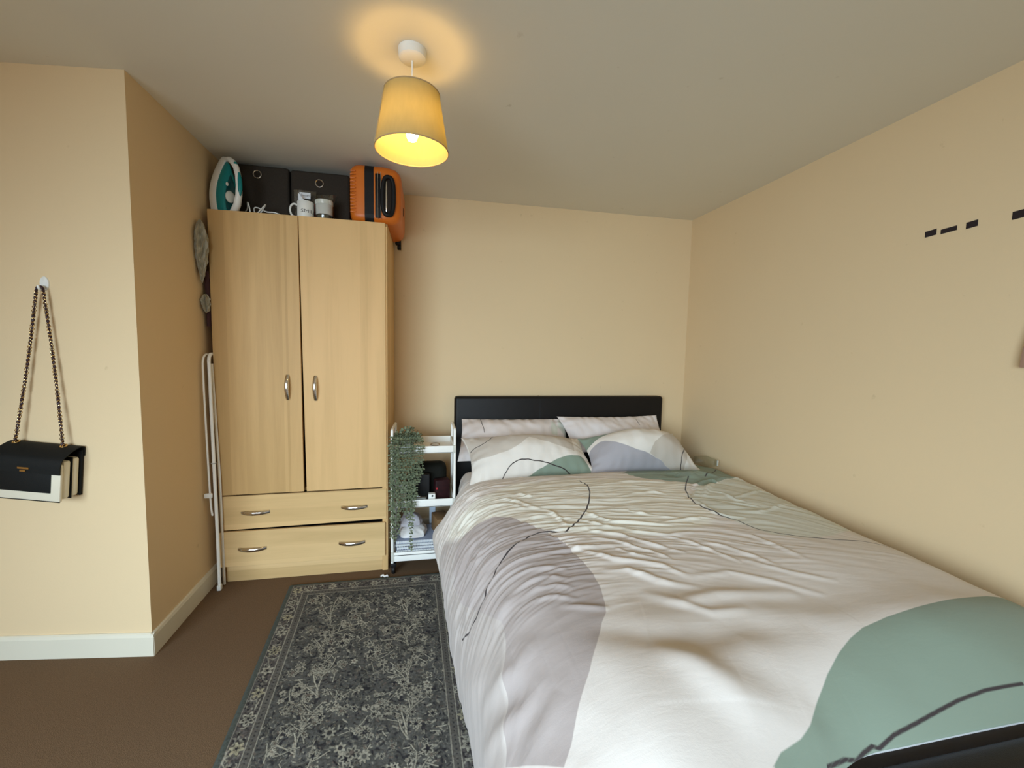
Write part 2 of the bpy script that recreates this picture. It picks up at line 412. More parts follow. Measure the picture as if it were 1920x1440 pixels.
# orange suitcase ----------------------------------------------------
sc_ = thing('suitcase', (-.29, 2.8, TOP), 'orange hard-shell suitcase with black trim at the right end of the wardrobe top', 'suitcase')
def shell(xa, xb, flat_side, y0, y1, z0, z1, r=.045, bulge=.03):
    """half shell whose open side is at flat_side"""
    b = MB(); nz, K = 36, 9
    rings = []
    # rounded rectangle in y-z, lofted along x with edge rounding
    def rr(inset, n=10):
        pts = []; a0, a1, c0, c1 = y0+inset, y1-inset, z0+inset, z1-inset; q = max(r-inset*.3, .012)
        for (cy, cz, st) in ((a1-q, c1-q, 0), (a0+q, c1-q, 90), (a0+q, c0+q, 180), (a1-q, c0+q, 270)):
            for i in range(n):
                a = math.radians(st+90*i/(n-1)); pts.append((cy+q*math.cos(a), cz+q*math.sin(a)))
        return pts
    d = xb-xa
    prof = [(0, 0), (.35, 0), (.62, .004), (.78, .010), (.90, .022), (.97, .038), (1.0, .062)]
    rows = [(xa+d*t_, rr(ins)) for t_, ins in prof]
    k = len(rows[0][1]); vs = [(x, p[0], p[1]) for x, ps in rows for p in ps]; fs = []
    for i in range(len(rows)-1):
        for j in range(k): fs.append((i*k+j, i*k+(j+1) % k, (i+1)*k+(j+1) % k, (i+1)*k+j))
    fs.append(tuple((len(rows)-1)*k+j for j in range(k)))
    return b.add(vs, fs)
sy0, sy1, sz0, sz1 = 2.575, 3.06, TOP+.002, TOP+.325
shell(-.350, -.437, 0, sy0, sy1, sz0, sz1).build('shell_half', M_ORANGE, sc_)
shell(-.302, -.152, 0, sy0, sy1, sz0, sz1).build('shell_half', M_ORANGE, sc_)
b = MB()
for k in range(13):
    zz = sz0+.05+k*.0185
    b.box(-.428, -.398, sy0-.0022, sy0+.004, zz, zz+.007, .002)
b.build('rib', M_ORANGE, sc_)
b = MB(); r_ = .046
pts = []
for (cy, cz, st) in ((sy1-r_, sz1-r_, 0), (sy0+r_, sz1-r_, 90), (sy0+r_, sz0+r_, 180), (sy1-r_, sz0+r_, 270)):
    for i in range(8):
        a = math.radians(st+90*i/7); pts.append((cy+(r_+.001)*math.cos(a), cz+(r_+.001)*math.sin(a)))
b.prism(pts, -.351, -.301, lambda a, c, x: (x, a, c), False).build('zip_band', M_BLACKP, sc_)
b = MB().box(-.293, -.262, sy0-.006, sy0+.004, sz0+.028, sz0+.272, .004); b.build('latch_panel', M_BLACKP, sc_)
b = MB().tube([(-.277, sy0-.0075, sz0+.02), (-.278, sy0-.0075, sz0+.28)], .0012, 6)
b.tube([(-.262, sy0-.0075, sz0+.02), (-.263, sy0-.0075, sz0+.28)], .0012, 6); b.build('chrome_line', M_CHROME, sc_)
hp = []
for i in range(40):
    a = 2*math.pi*i/40; cx, cz = -.222, sz0+.150
    ex = .030*(abs(math.cos(a))**.7)*math.copysign(1, math.cos(a)); ez = .105*(abs(math.sin(a))**.7)*math.copysign(1, math.sin(a))
    hp.append((cx+ex+.05*(ez*.18), sy0-.010+.010*max(0, (ex)/.03), cz+ez))
h = MB().tube(hp, .0115, 10, closed=True, flat=1.1).build('handle', M_BLACKP, sc_)
MB().box(-.243, -.201, sy0-.001, sy0+.006, sz0+.055, sz0+.245, .004).build('handle_recess', M_DARK, sc_)
MB().box(-.238, -.227, sy0-.006, sy0+.002, sz0+.062, sz0+.235, .003).build('handle_plate', M_CHROME, h)
for (wy) in (sy1-.02,):
    wv = MB(); wv.box(-.215, -.178, wy-.03, wy, sz0-.012, sz0+.02, .004)
    wv.lathe([(0.0001, -.012), (.018, -.012), (.02, -.008), (.02, .008), (.018, .012), (.0001, .012)], 0, 0, 20, Matrix.Translation((-.190, wy-.012, sz0-.024)) @ Matrix.Rotation(math.pi/2, 4, 'Y'))
    wv.build('wheel', M_BLACKP, sc_)
MB().box(-.1545, -.149, 2.80, 2.83, sz0+.12, sz0+.165, .002).build('side_foot', M_BLACKP, sc_)

# steam iron ---------------------------------------------------------
A = math.radians(47); IO = Vector((-1.078, 2.645, TOP))
inn = Vector((math.sin(A), -math.cos(A), 0)); iw = Vector((math.cos(A), math.sin(A), 0)); iz = Vector((0, 0, 1))
iron = thing('steam_iron', IO, 'white and teal steam iron standing on its heel at the left end', 'iron')
def ip(wd, ln, hh): return IO + iw*wd + iz*ln + inn*hh
def tear(scale, l0, l1, n=22, maxw=.068):
    out = []
    ts = [i/n for i in range(n+1)]
    def hw(t_): return maxw*scale*(0.80+.62*t_*(1-t_)*1.7)*(max(0, 1-t_**2.0))**.80
    for t_ in ts: out.append((hw(t_), l0+(l1-l0)*t_))
    for t_ in ts[::-1][1:]: out.append((-hw(t_), l0+(l1-l0)*t_))
    return out
def tear_loft(rows, name, m, parent, cap=True):
    b = MB(); vs = []; fs = []; ks = [tear(*r[1:]) for r in rows]; k = len(ks[0])
    for (r, o) in zip(rows, ks): vs += [ip(a, c, r[0]) for a, c in o]
    for i in range(len(rows)-1):
        for j in range(k): fs.append((i*k+j, i*k+(j+1) % k, (i+1)*k+(j+1) % k, (i+1)*k+j))
    fs.append(tuple(range(k))[::-1]); fs.append(tuple((len(rows)-1)*k+j for j in range(k)))
    return b.add(vs, fs).build(name, m, parent)
tear_loft([(-.058, .96, .004, .312), (-.050, 1.0, .002, .316)], 'soleplate', M_CHROME, iron)
tear_loft([(-.049, 1.02, .001, .318), (-.030, 1.03, .001, .319), (-.012, .99, .001, .312), (.002, .90, .003, .302)], 'skirt', M_WHITEP, iron)
tear_loft([(.002, .86, .008, .285), (.020, .80, .006, .278), (.038, .66, .006, .262), (.046, .5, .012, .235)], 'water_tank', M_TEAL, iron)
tear_loft([(.046, .47, .018, .21), (.052, .40, .026, .19)], 'tank_window', M_TEALD, iron)
def hpath(pts, r, n=10, rads=None): return MB().tube([ip(*p) for p in pts], r, n, rads=rads)
hb_ = hpath([(.004, .300, -.005), (.006, .292, .03), (.006, .268, .066), (.006, .235, .096), (.006, .19, .112), (.006, .14, .117), (.006, .09, .113), (.006, .045, .094), (.006, .012, .058), (.006, .010, .01)], .016, 12,
      rads=[.010, .014, .016, .015, .0145, .015, .016, .018, .020, .018]).build('handle', M_WHITEP, iron)
hpath([(.006, .205, .122), (.006, .165, .128), (.006, .12, .129), (.006, .085, .124)], .010, 10, rads=[.006, .011, .011, .005]).build('grip', M_TEAL, hb_)
MB().ball(ip(-.012, .085, .060), .024, .010, .031, 18, 12, Matrix.Rotation(A, 4, 'Z')).build('dial', mat('pale_grey_plastic', (.62, .62, .56), .35), iron)
MB().ball(ip(-.022, .150, .054), .007, .004, .010, 10, 8, Matrix.Rotation(A, 4, 'Z')).build('indicator_lamp', M_WHITEP, iron)
MB().ball(ip(.006, .255, .088), .010, .012, .014, 12, 8).build('spray_button', M_TEAL, hb_)
rng = random.Random(4)
cp_ = [(-1.02, 2.70, .03), (-.99, 2.675, .05), (-.975, 2.64, .075), (-.962, 2.625, .05), (-.955, 2.62, .012), (-.965, 2.65, .006), (-.93, 2.68, .03), (-.90, 2.66, .058), (-.885, 2.64, .07), (-.895, 2.62, .045), (-.915, 2.605, .01),
       (-.93, 2.62, .006), (-.95, 2.66, .05), (-.93, 2.655, .055), (-.88, 2.64, .032), (-.84, 2.635, .030), (-.81, 2.63, .02), (-.79, 2.615, .006), (-.83, 2.60, .005), (-.86, 2.62, .005)]
def smooth_path(pts, n=8):
    P = [Vector(p) for p in pts]; out = []
    for i in range(len(P)-1):
        p0 = P[max(i-1, 0)]; p1 = P[i]; p2 = P[i+1]; p3 = P[min(i+2, len(P)-1)]
        for k in range(n):
            t_ = k/n
            out.append(.5*((2*p1)+(p2-p0)*t_+(2*p0-5*p1+4*p2-p3)*t_*t_+(3*p1-p0-3*p2+p3)*t_**3))
    return out+[P[-1]]
MB().tube(smooth_path([(x, y, TOP+.002+z) for x, y, z in cp_], 7), .0032, 7).build('power_cord', M_WHITEP, iron)

# text helper --------------------------------------------------------
def text_mesh(body, size):
    c = bpy.data.curves.new('lettering', 'FONT'); c.body = body; c.size = size; c.align_x = 'CENTER'; c.align_y = 'CENTER'; c.resolution_u = 2
    o = bpy.data.objects.new('lettering', c); COL.objects.link(o)
    dg = bpy.context.evaluated_depsgraph_get()
    me = bpy.data.meshes.new_from_object(o.evaluated_get(dg))
    vs = [tuple(v.co) for v in me.vertices]; fs = [tuple(p.vertices) for p in me.polygons]
    bpy.data.objects.remove(o, do_unlink=True); bpy.data.curves.remove(c); bpy.data.meshes.remove(me)
    return vs, fs

# mug ----------------------------------------------------------------
mx, my, mr = -.676, 2.632, .043
mug = thing('mug', (mx, my, TOP), 'white mug with SMILE lettering in front of the storage boxes', 'mug')
MB().lathe([(.0001, TOP), (mr-.003, TOP), (mr, TOP+.004), (mr, TOP+.098), (mr-.0015, TOP+.10), (mr-.004, TOP+.098), (mr-.004, TOP+.008), (.0001, TOP+.006)], mx, my, 40).build('cup', M_WHITEP, mug)
hp = [(mx-mr+.002, my-.01, TOP+.080), (mx-mr-.014, my-.012, TOP+.084), (mx-mr-.028, my-.013, TOP+.074), (mx-mr-.034, my-.013, TOP+.050), (mx-mr-.028, my-.013, TOP+.026), (mx-mr-.014, my-.012, TOP+.016), (mx-mr+.002, my-.01, TOP+.018)]
MB().tube(smooth_path(hp, 6), .0052, 8).build('handle', M_WHITEP, mug)
b = MB(); 
vs, fs = text_mesh('SMILE', .026)
out = []
for x, y, z in vs:
    a = -math.pi/2 + math.radians(38) + x*1.35/mr
    out.append((mx+(mr+.0006)*math.cos(a), my+(mr+.0006)*math.sin(a), TOP+.042+y))
b.add(out, fs, False).build('lettering', mat('grey_print', (.09, .085, .08), .8), mug)
# folded white card standing in the mug
card = thing('paper_card', (mx-.02, my, TOP+.0065), 'pointed white card standing in the SMILE mug', 'card')
MB().add([(mx-.034, my-.006, TOP+.060), (mx+.020, my-.004, TOP+.060), (mx+.010, my-.003, TOP+.108), (mx-.012, my-.004, TOP+.116), (mx-.037, my-.006, TOP+.146),
          (mx-.034, my-.004, TOP+.060), (mx+.020, my-.002, TOP+.060), (mx+.010, my-.001, TOP+.108), (mx-.012, my-.002, TOP+.116), (mx-.037, my-.004, TOP+.146)],
         [(0, 1, 2, 3, 4), (9, 8, 7, 6, 5), (0, 5, 6, 1), (1, 6, 7, 2), (2, 7, 8, 3), (3, 8, 9, 4), (4, 9, 5, 0)], False)
b = MB(); ol = [(-.033, .007), (.024, .007), (.022, .098), (.004, .108), (-.012, .118), (-.024, .134), (-.037, .150), (-.036, .1)]
b.prism(ol, -.006, -.0045, lambda a, c, y: (mx+a, my+y+.004, TOP+c)).build('card_sheet', M_PAPER, card)

# zip bag with a name tag ---------------------------------------------
zb = thing('clear_packet', (-.69, 2.69, TOP), 'clear plastic packet with a printed white name tag behind the mug', 'packet')
b = MB(); P = np.zeros((12, 12, 3))
for i in range(12):
    for j in range(12):
        u, v = i/11, j/11; P[i, j] = (-.748+u*.118, 2.690+.006*math.sin(u*6)*math.sin(v*4)-.012*v, TOP+.002+v*.178)
b.grid(P); Q = P.copy(); Q[:, :, 1] += .014*np.sin(np.pi*np.linspace(0, 1, 12))[:, None]; b.grid(Q[::-1]); b.build('film', M_FILM, zb)
tg = MB().box(-.716, -.658, 2.668, 2.670, TOP+.131, TOP+.166).build('name_tag', M_PAPER, zb)
vs, fs = text_mesh('Eimaan', .0165)
MB().add([(-.687+x, 2.6672, TOP+.150+y) for x, y, z in vs], fs, False).build('lettering', M_INK, tg)
b = MB(); ol = [(-.028, 0), (.028, 0), (.030, .085), (.012, .100), (-.016, .096), (-.03, .08)]
b = MB().box(-.655, -.625, 2.694, 2.720, TOP+.0, TOP+.118, .008, 3); tag(b.build('red_packet', M_RED), 'small red packet between the mug and the film-wrapped jar', 'packet')

# wrapped jar ---------------------------------------------------------
jx, jy = -.578, 2.636
jar = thing('jar', (jx, jy, TOP), 'white-lidded glass jar wrapped in clear film right of the mug', 'jar')
MB().lathe([(.0001, TOP), (.036, TOP), (.039, TOP+.004), (.040, TOP+.055), (.040, TOP+.09)], jx, jy, 36).build('glass', M_CLEAR, jar)
MB().lathe([(.0001, TOP+.004), (.035, TOP+.004), (.0365, TOP+.033), (.0001, TOP+.034)], jx, jy, 30).build('contents', mat('dark_grey_granules', (.10, .09, .06), .8, var=.4, nscale=300), jar)
MB().lathe([(.0425, TOP+.036), (.0435, TOP+.04), (.0445, TOP+.094), (.043, TOP+.0945)], jx, jy, 36).build('paper_wrap', M_GREYW, jar)
MB().lathe([(.046, TOP+.092), (.0475, TOP+.094), (.0475, TOP+.113), (.046, TOP+.116), (.0001, TOP+.118)], jx, jy, 36).build('lid', M_WHITEP, jar)
b = MB(); P = np.zeros((41, 14, 3)); rg = np.random.RandomState(3)
for i in range(41):
    a = 2*math.pi*(i % 40)/40
    for j in range(14):
        v = j/13; R = .049+.003*math.sin(a*7+v*5)+.002*math.sin(a*13+v*9)
        if v > .75: R += (v-.75)*.10*max(0, math.cos(a-.5))
        P[i, j] = (jx+R*math.cos(a), jy+R*math.sin(a), TOP+.030+v*.105+(.018*max(0, math.cos(a-.5)) if v > .9 else 0))
b.grid(P).build('film', M_FILM, jar)

# ================================================================== GAP BESIDE THE WARDROBE
bagl = thing('carrier_bag', (-1.16, 2.56, 1.63), 'crumpled pale carrier bag stuffed between the wardrobe and left wall', 'bag')
def crumple(cx, cy, z0, z1, rx, ry, seed, nu=110, nv=90, name='bag_body', m=None, parent=None, taper=1.0):
    rs = np.random.RandomState(seed); P = np.zeros((nu, nv, 3))
    ph = rs.rand(8)*6.28
    for i in range(nu):
        a = 2*math.pi*i/nu
        for j in range(nv):
            v = j/(nv-1)
            prof = (math.sin(math.pi*min(1, max(0, v))))**.55
            f1 = a*2.2+5*v+1.4*math.sin(4*v+ph[0]); f2 = 5*a-9*v+2*math.sin(2*a+ph[1])
            wr = 1+.20*(1-2*abs(math.sin(f1)))*.8+.13*(1-2*abs(math.sin(f2+ph[2])))+.09*(1-2*abs(math.sin(9*a+13*v+ph[3]+1.5*math.sin(5*v))))+.05*math.sin(23*a-19*v+ph[4])
            R = prof*wr*(taper+(1-taper)*v)
            P[i, j] = (cx+rx*R*math.cos(a), cy+ry*R*math.sin(a), z0+(z1-z0)*v+.01*math.sin(5*a+ph[4]))
    return MB().grid(P, True).build(name, m, parent)
crumple(-1.152, 2.510, 1.67, 1.975, .038, .052, 5, m=M_BAGF, parent=bagl, taper=.35)
MB().tube(smooth_path([(-1.150, 2.545, 1.73), (-1.151, 2.56, 1.66), (-1.15, 2.57, 1.56), (-1.152, 2.57, 1.44)], 6), .013, 9, flat=.8).build('bag_tail', mat('dark_maroon_cloth', (.05, .018, .018), .9), bagl)
crumple(-1.153, 2.545, 1.52, 1.60, .022, .03, 9, m=M_BAGF, parent=bagl, taper=.8, name='bag_corner')

air = thing('clothes_airer', (-1.14, 2.53, 0), 'folded white tubular clothes airer leaning between wardrobe and left wall', 'clothes airer')
fr = MB().tube(smooth_path([(-1.112, 2.488, .0), (-1.117, 2.495, .35), (-1.127, 2.505, .80), (-1.136, 2.515, 1.20), (-1.140, 2.522, 1.255), (-1.142, 2.540, 1.285), (-1.142, 2.575, 1.292), (-1.143, 2.75, 1.292)], 8), .0085, 10).build('frame', M_WHITEM, air)
MB().tube(smooth_path([(-1.136, 2.492, .42), (-1.143, 2.492, .50), (-1.149, 2.490, .80), (-1.155, 2.490, 1.18), (-1.156, 2.496, 1.26), (-1.154, 2.52, 1.288), (-1.155, 2.57, 1.290), (-1.156, 2.75, 1.29)], 8), .0048, 8).build('inner_frame', M_WHITEM, air)
MB().tube([(-1.113, 2.545, .0), (-1.118, 2.545, .6), (-1.139, 2.548, 1.24)], .007, 8).build('leg', M_WHITEM, air)
MB().box(-1.168, -1.130, 2.478, 2.492, .520, .545, .004).build('joint', M_WHITEP, air)
MB().torus((-1.126, 2.503, .705), .0105, .003, (.02, .02, 1), 18, 6).build('collar', mat('grey_plastic', (.4, .4, .38), .5), air)
MB().box(-1.122, -1.102, 2.475, 2.500, 0.0, .03, .004).build('foot_cap', M_WHITEP, air)

# ================================================================== PENDANT LAMP
lx, ly = -.057, 1.632
lamp = thing('pendant_lamp', (lx, ly, H), 'lit ceiling pendant lamp with a yellow-cream tapered fabric shade', 'lamp')
MB().lathe([(.0001, H-.036), (.008, H-.036), (.040, H-.034), (.047, H-.028), (.049, H-.002), (.049, H)], lx, ly, 40).build('ceiling_rose', M_WHITEP, lamp)
MB().tube([(lx, ly, H-.035), (lx, ly, 2.215)], .0032, 8).build('cord', M_WHITEP, lamp)
MB().lathe([(.0001, 2.222), (.012, 2.222), (.016, 2.214), (.018, 2.200), (.021, 2.198), (.021, 2.190), (.015, 2.188), (.0001, 2.188)], lx, ly, 20).build('lamp_holder', M_WHITEP, lamp)
M_SHADE = shade_mat('yellow_cream_shade_fabric', (.48, .43, .235))
zt, zb_, rt, rb = 2.252, 2.055, .097, .130
sh = MB().lathe([(rb-.0008, zb_), (rb, zb_), (rt, zt), (rt-.0012, zt), (rb-.0012, zb_+.001)], lx, ly, 72).build('lamp_shade', M_SHADE, lamp)
M_TRIM = mat('tan_shade_trim', (.42, .30, .16), .8)
MB().torus((lx, ly, zt), rt, .0022, (0, 0, 1), 72, 6).build('trim', M_TRIM, sh)
MB().torus((lx, ly, zb_), rb, .0022, (0, 0, 1), 72, 6).build('trim', M_TRIM, sh)
a = math.radians(196)
MB().tube([(lx+(rb+.001)*math.cos(a), ly+(rb+.001)*math.sin(a), zb_), (lx+(rt+.001)*math.cos(a), ly+(rt+.001)*math.sin(a), zt)], .003, 6).build('seam', M_TRIM, sh)
b = MB()
for k in range(3):
    a = k*2*math.pi/3+.5
    b.tube([(lx+.019*math.cos(a), ly+.019*math.sin(a), 2.194), (lx+(rt-.002)*math.cos(a), ly+(rt-.002)*math.sin(a), zt-.004)], .0016, 6)
b.torus((lx, ly, 2.194), .021, .0018, (0, 0, 1), 24, 6).build('shade_carrier', M_WHITEM, lamp)
MB().lathe([(.0001, 2.190), (.013, 2.188), (.014, 2.194), (.020, 2.152), (.022, 2.132), (.021, 2.108), (.014, 2.092), (.0001, 2.087)], lx, ly, 24).build('bulb', emit_mat('warm_bulb_glow', (1.0, .61, .20), 92), lamp)

# ================================================================== WALL STRIPS, HOOK
for i, (ya, yb2, za, zb2) in enumerate(((1.447, 1.407, 1.852, 1.876), (1.391, 1.338, 1.852, 1.870), (1.308, 1.273, 1.850, 1.874), (1.175, 1.12, 1.846, 1.874))):
    lab = ('short black adhesive strip, leftmost of the four on the right wall', 'longest thin black adhesive strip, second from left on right wall',
           'square black adhesive strip, third from left on the right wall', 'black adhesive strip at the right edge of the photo, on the wall')[i]
    sk = .012
    b = MB(); b.add([(XR, ya, za), (XR, yb2, za+.003), (XR, yb2, zb2+.003), (XR, ya, zb2), (XR-.002, ya, za), (XR-.002, yb2, za+.003), (XR-.002, yb2, zb2+.003), (XR-.002, ya, zb2)],
                    [(0, 1, 2, 3), (7, 6, 5, 4), (0, 4, 5, 1), (1, 5, 6, 2), (2, 6, 7, 3), (3, 7, 4, 0)], False)
    tag(b.build('adhesive_strip', M_TAPE), lab, 'adhesive strip', 'black strips on the right wall')
b = MB(); P = np.zeros((14, 20, 3))
for i in range(14):
    for j in range(20):
        u, v = i/13, j/19; P[i, j] = (XR-.012-.014*math.sin(u*9+1)**2-.01*v, 1.083-u*.28-.012*math.sin(v*5)*(1-u), 1.66-v*.34)
b.grid(P); Q = P.copy(); Q[:, :, 0] = XR-.001; b.grid(Q[::-1])
tag(b.build('hanging_cloth', M_BROWNC), 'brown cloth hanging on the right wall at the right edge', 'cloth')

# ================================================================== HANDBAG
wn = Vector((-math.sin(ANG), -math.cos(ANG), 0)); we = Vector((math.cos(ANG), -math.sin(ANG), 0))
WO = Vector((XL, YF, 0))
def wp(s, off, z): return WO + we*s + wn*off + Vector((0, 0, z))     # s along the wall (to the right), off from the wall
hk = thing('wall_hook', wp(-.338, .001, 1.57), 'white oval adhesive hook on the wall holding the handbag chain', 'hook')
b = MB(); q = wn.to_track_quat('Z', 'Y').to_matrix().to_4x4()
mt = Matrix.Translation(wp(-.338, .0, 1.572)) @ q
b.lathe([(.0001, 0), (.017, 0), (.017, .003), (.0155, .005), (.0001, .0055)], 0, 0, 28, mt, 1.0, 1.6); b.build('plate', M_WHITEP, hk)
MB().tube(smooth_path([wp(-.338, .004, 1.560), wp(-.338, .012, 1.550), wp(-.338, .020, 1.546), wp(-.338, .026, 1.552), wp(-.338, .027, 1.560)], 5), .0045, 8).build('prong', M_WHITEP, hk)
hbag = thing('handbag', wp(-.36, .05, .72), 'black and cream flap handbag hanging by a gold chain on the left wall', 'handbag')
TILT = math.radians(-5.5)
def hb(u, off, v):
    """u along the bag (0 left..1 right of .255 m), v up from its base, tilted in the wall plane"""
    cu_, cv_ = (u-.5)*.255, v
    s = -.362 + cu_*math.cos(TILT) - (cv_-.1)*math.sin(TILT) ; z = .822 + cu_*math.sin(TILT) + (cv_-.1)*math.cos(TILT)
    return wp(s, off, z)
def slabuv(outline, o0, o1, name, m, parent, bev=.0025):
    bm_ = bmesh.new(); n = len(outline)
    a_ = [bm_.verts.new(hb(u, o0(u, v) if callable(o0) else o0, v)) for u, v in outline]
    c_ = [bm_.verts.new(hb(u, o1(u, v) if callable(o1) else o1, v)) for u, v in outline]
    bm_.faces.new(a_); bm_.faces.new(c_[::-1])
    for i in range(n): bm_.faces.new((a_[i], c_[i], c_[(i+1) % n], a_[(i+1) % n]))
    bmesh.ops.recalc_face_normals(bm_, faces=bm_.faces[:])
    if bev: bmesh.ops.bevel(bm_, geom=bm_.edges[:], offset=bev, segments=2, profile=.5, affect='EDGES')
    return MB().bm(bm_, True).build(name, m, parent)
full = [(0, 0), (1, 0), (1, .175), (0, .175)]
slabuv([(.0, .0), (1, 0), (1, .19), (0, .19)], .002, .012, 'back_panel', M_LEATHER, hbag)
slabuv([(.015, .004), (.985, .004), (.985, .165), (.015, .165)], .014, .046, 'compartment', M_CREAML, hbag, .010)
slabuv([(.015, .004), (.985, .004), (.985, .160), (.015, .160)], .050, .082, 'compartment', M_CREAML, hbag, .010)
slabuv([(.01, .002), (.99, .002), (.99, .17), (.01, .17)], .0465, .0495, 'divider', M_LEATHER, hbag, 0)
fp = slabuv([(0, 0), (1, 0), (1, .150), (0, .150)], .086, .098, 'front_panel', M_CREAML, hbag, .004)
slabuv([(.13, .034), (.87, .034), (.87, .150), (.13, .150)], .0965, .1005, 'black_inset', M_LEATHER, fp, .002)
# base piping
MB().tube([hb(0, .097, .001), hb(1, .097, .001)], .0022, 6).build('piping', M_LEATHER, fp)
# flap: wraps from the back panel over the top down the front
prof = [(.002, .165), (.002, .198), (.010, .207), (.030, .208), (.062, .196), (.092, .176), (.102, .160), (.106, .140), (.106, .112)]
prof = [(a, b_) for a, b_ in [tuple(p[:2]) for p in smooth_path([(a, c, 0) for a, c in prof], 4)]]
nu = 10; P = np.zeros((nu+1, len(prof), 3)); Q = P.copy()
for i in range(nu+1):
    u = -.015+1.03*i/nu
    for j, (o_, v) in enumerate(prof):
        P[i, j] = hb(u, o_, v)
        k0 = max(0, j-1); k1 = min(len(prof)-1, j+1); dx, dy = prof[k1][0]-prof[k0][0], prof[k1][1]-prof[k0][1]; L_ = math.hypot(dx, dy)
        Q[i, j] = hb(u, o_-dy/L_*-.004*-1*-1, v-dx/L_*.004)
b = MB(); b.grid(P); b.grid(Q[::-1]); n_ = len(prof)
for (ii) in (0, nu):
    for j in range(n_-1):
        b.f.append((ii*n_+j, ii*n_+j+1, (nu+1)*n_+(nu-ii)*n_+j+1, (nu+1)*n_+(nu-ii)*n_+j)); b.smooth.append(False)
flap = b.build('flap', M_LEATHER, hbag)
MB().bm((lambda bm_: bm_)(bmesh.new())) if False else None
cl = MB()
def hbox(u0, u1, o0, o1, v0, v1):
    vs = [hb(u, o, v) for u in (u0, u1) for o in (o0, o1) for v in (v0, v1)]
    return vs, [(0, 1, 3, 2), (4, 6, 7, 5), (0, 4, 5, 1), (2, 3, 7, 6), (0, 2, 6, 4), (1, 5, 7, 3)]
cl.add(*hbox(.42, .58, .1055, .1085, .127, .134), False); cl.add(*hbox(.46, .54, .1055, .110, .117, .124), False)
cl.build('clasp', M_GOLD, flap)
eye = []
for u in (.10, .80):
    c = hb(u, .034, .2085)
    MB().torus(c, .010, .0028, (wn*.45+Vector((0, 0, 1))), 24, 8).build('eyelet', M_GOLD, flap)
    eye.append(c)
def strand(p0, p1, sag):
    links, beads = MB(), MB(); n = 42; P0, P1 = Vector(p0), Vector(p1)
    d = (P1-P0).normalized(); side = d.cross(wn).normalized()
    for i in range(n):
        t_ = (i+.5)/n; p = P0.lerp(P1, t_) + wn*(-sag*math.sin(math.pi*t_))
        tw = i*.55
        sd = side*math.cos(tw)+wn*math.sin(tw)
        # flat oval gold ring across the strap, leather bulge in it
        nrm = (d*.55+sd*.83).normalized()
        links.torus(p+d*.006, .0062, .0013, nrm, 10, 5)
        rot = d.to_track_quat('Z', 'Y').to_matrix().to_4x4() @ Matrix.Rotation(tw, 4, 'Z')
        beads.ball(p, .0058, .0040, .0078, 8, 6, rot)
    return links, beads
top = wp(-.338, .020, 1.553)
for k, e in enumerate(eye):
    p0 = wp(-.338+(-.012 if k == 0 else .012), .022, 1.548)
    L, B_ = strand(p0, e+wn*.004, .006)
    B_.build('strap', M_STRAP, hbag); L.build('chain', M_GOLD, hbag)
L = MB().tube(smooth_path([wp(-.350, .022, 1.548), wp(-.345, .022, 1.556), wp(-.338, .022, 1.5575), wp(-.331, .022, 1.556), wp(-.326, .022, 1.548)], 4), .0042, 8); L.build('strap_loop', M_STRAP, hbag)
# another dark bag whose edge just enters the frame at the far left
b2 = thing('dark_bag', wp(-.62, .03, 1.0), 'edge of a dark bag hanging on the wall at the left border', 'bag')
MB().box(-.12, .10, -.04, .05, -.14, .14, .03, 3, Matrix.Translation(wp(-.676, .052, 1.17)) @ Matrix.Rotation(-ANG, 4, 'Z')).build('bag_body', M_LEATHER, b2)
MB().tube(smooth_path([wp(-.74, .03, 1.30), wp(-.70, .02, 1.50), wp(-.68, .02, 1.57), wp(-.66, .02, 1.50), wp(-.61, .03, 1.30)], 6), .006, 7).build('strap', M_STRAP, b2)

# ================================================================== TROLLEY
tx0, tx1, ty0, ty1 = -.205, .170, 2.50, 2.80
tr = thing('trolley', (-.02, 2.65, 0), 'white three-tier metal trolley between the wardrobe and the bed', 'trolley')
M_BRK = mat('pale_grey_bracket', (.55, .54, .48), .5)
def tray(z0, z1, zf=None):
    b = MB(); w_ = .004; zf = zf or z0
    b.box(tx0+.012, tx1-.012, ty0, ty1, zf, zf+w_)
    b.box(tx0+.012, tx1-.012, ty0, ty0+w_, z0, z1, .001); b.box(tx0+.012, tx1-.012, ty1-w_, ty1, z0, z1, .001)
    b.box(tx0+.012, tx0+.012+w_, ty0, ty1, z0, z1, .001); b.box(tx1-.012-w_, tx1-.012, ty0, ty1, z0, z1, .001)
    tb = b.build('tray', M_WHITEM, tr)
    for x in (tx0-.002, tx1-.018):
        for y in (ty0-.003, ty1-.022): MB().box(x, x+.020, y, y+.025, z0-.001, z1+.001, .003).build('bracket', M_BRK, tb)
    return tb
TZ = [(.078, .132), (.402, .448), (.727, .770)]
for z0, z1 in TZ: tray(z0, z1, .112 if z0 < .1 else None)
for x in (tx0+.006, tx1-.006):
    MB().tube(smooth_path([(x, ty0+.012, .06), (x, ty0+.012, .5), (x, ty0+.012, .825), (x, ty0+.022, .855), (x, ty0+.05, .864), (x, ty1-.05, .864), (x, ty1-.022, .855), (x, ty1-.012, .825), (x, ty1-.012, .5), (x, ty1-.012, .06)], 6), .0085, 10).build('side_frame', M_WHITEM, tr)
MB().box(.018, .058, ty1+.002, ty1+.010, .08, .40, .002).build('back_post', M_BLUEW, tr)
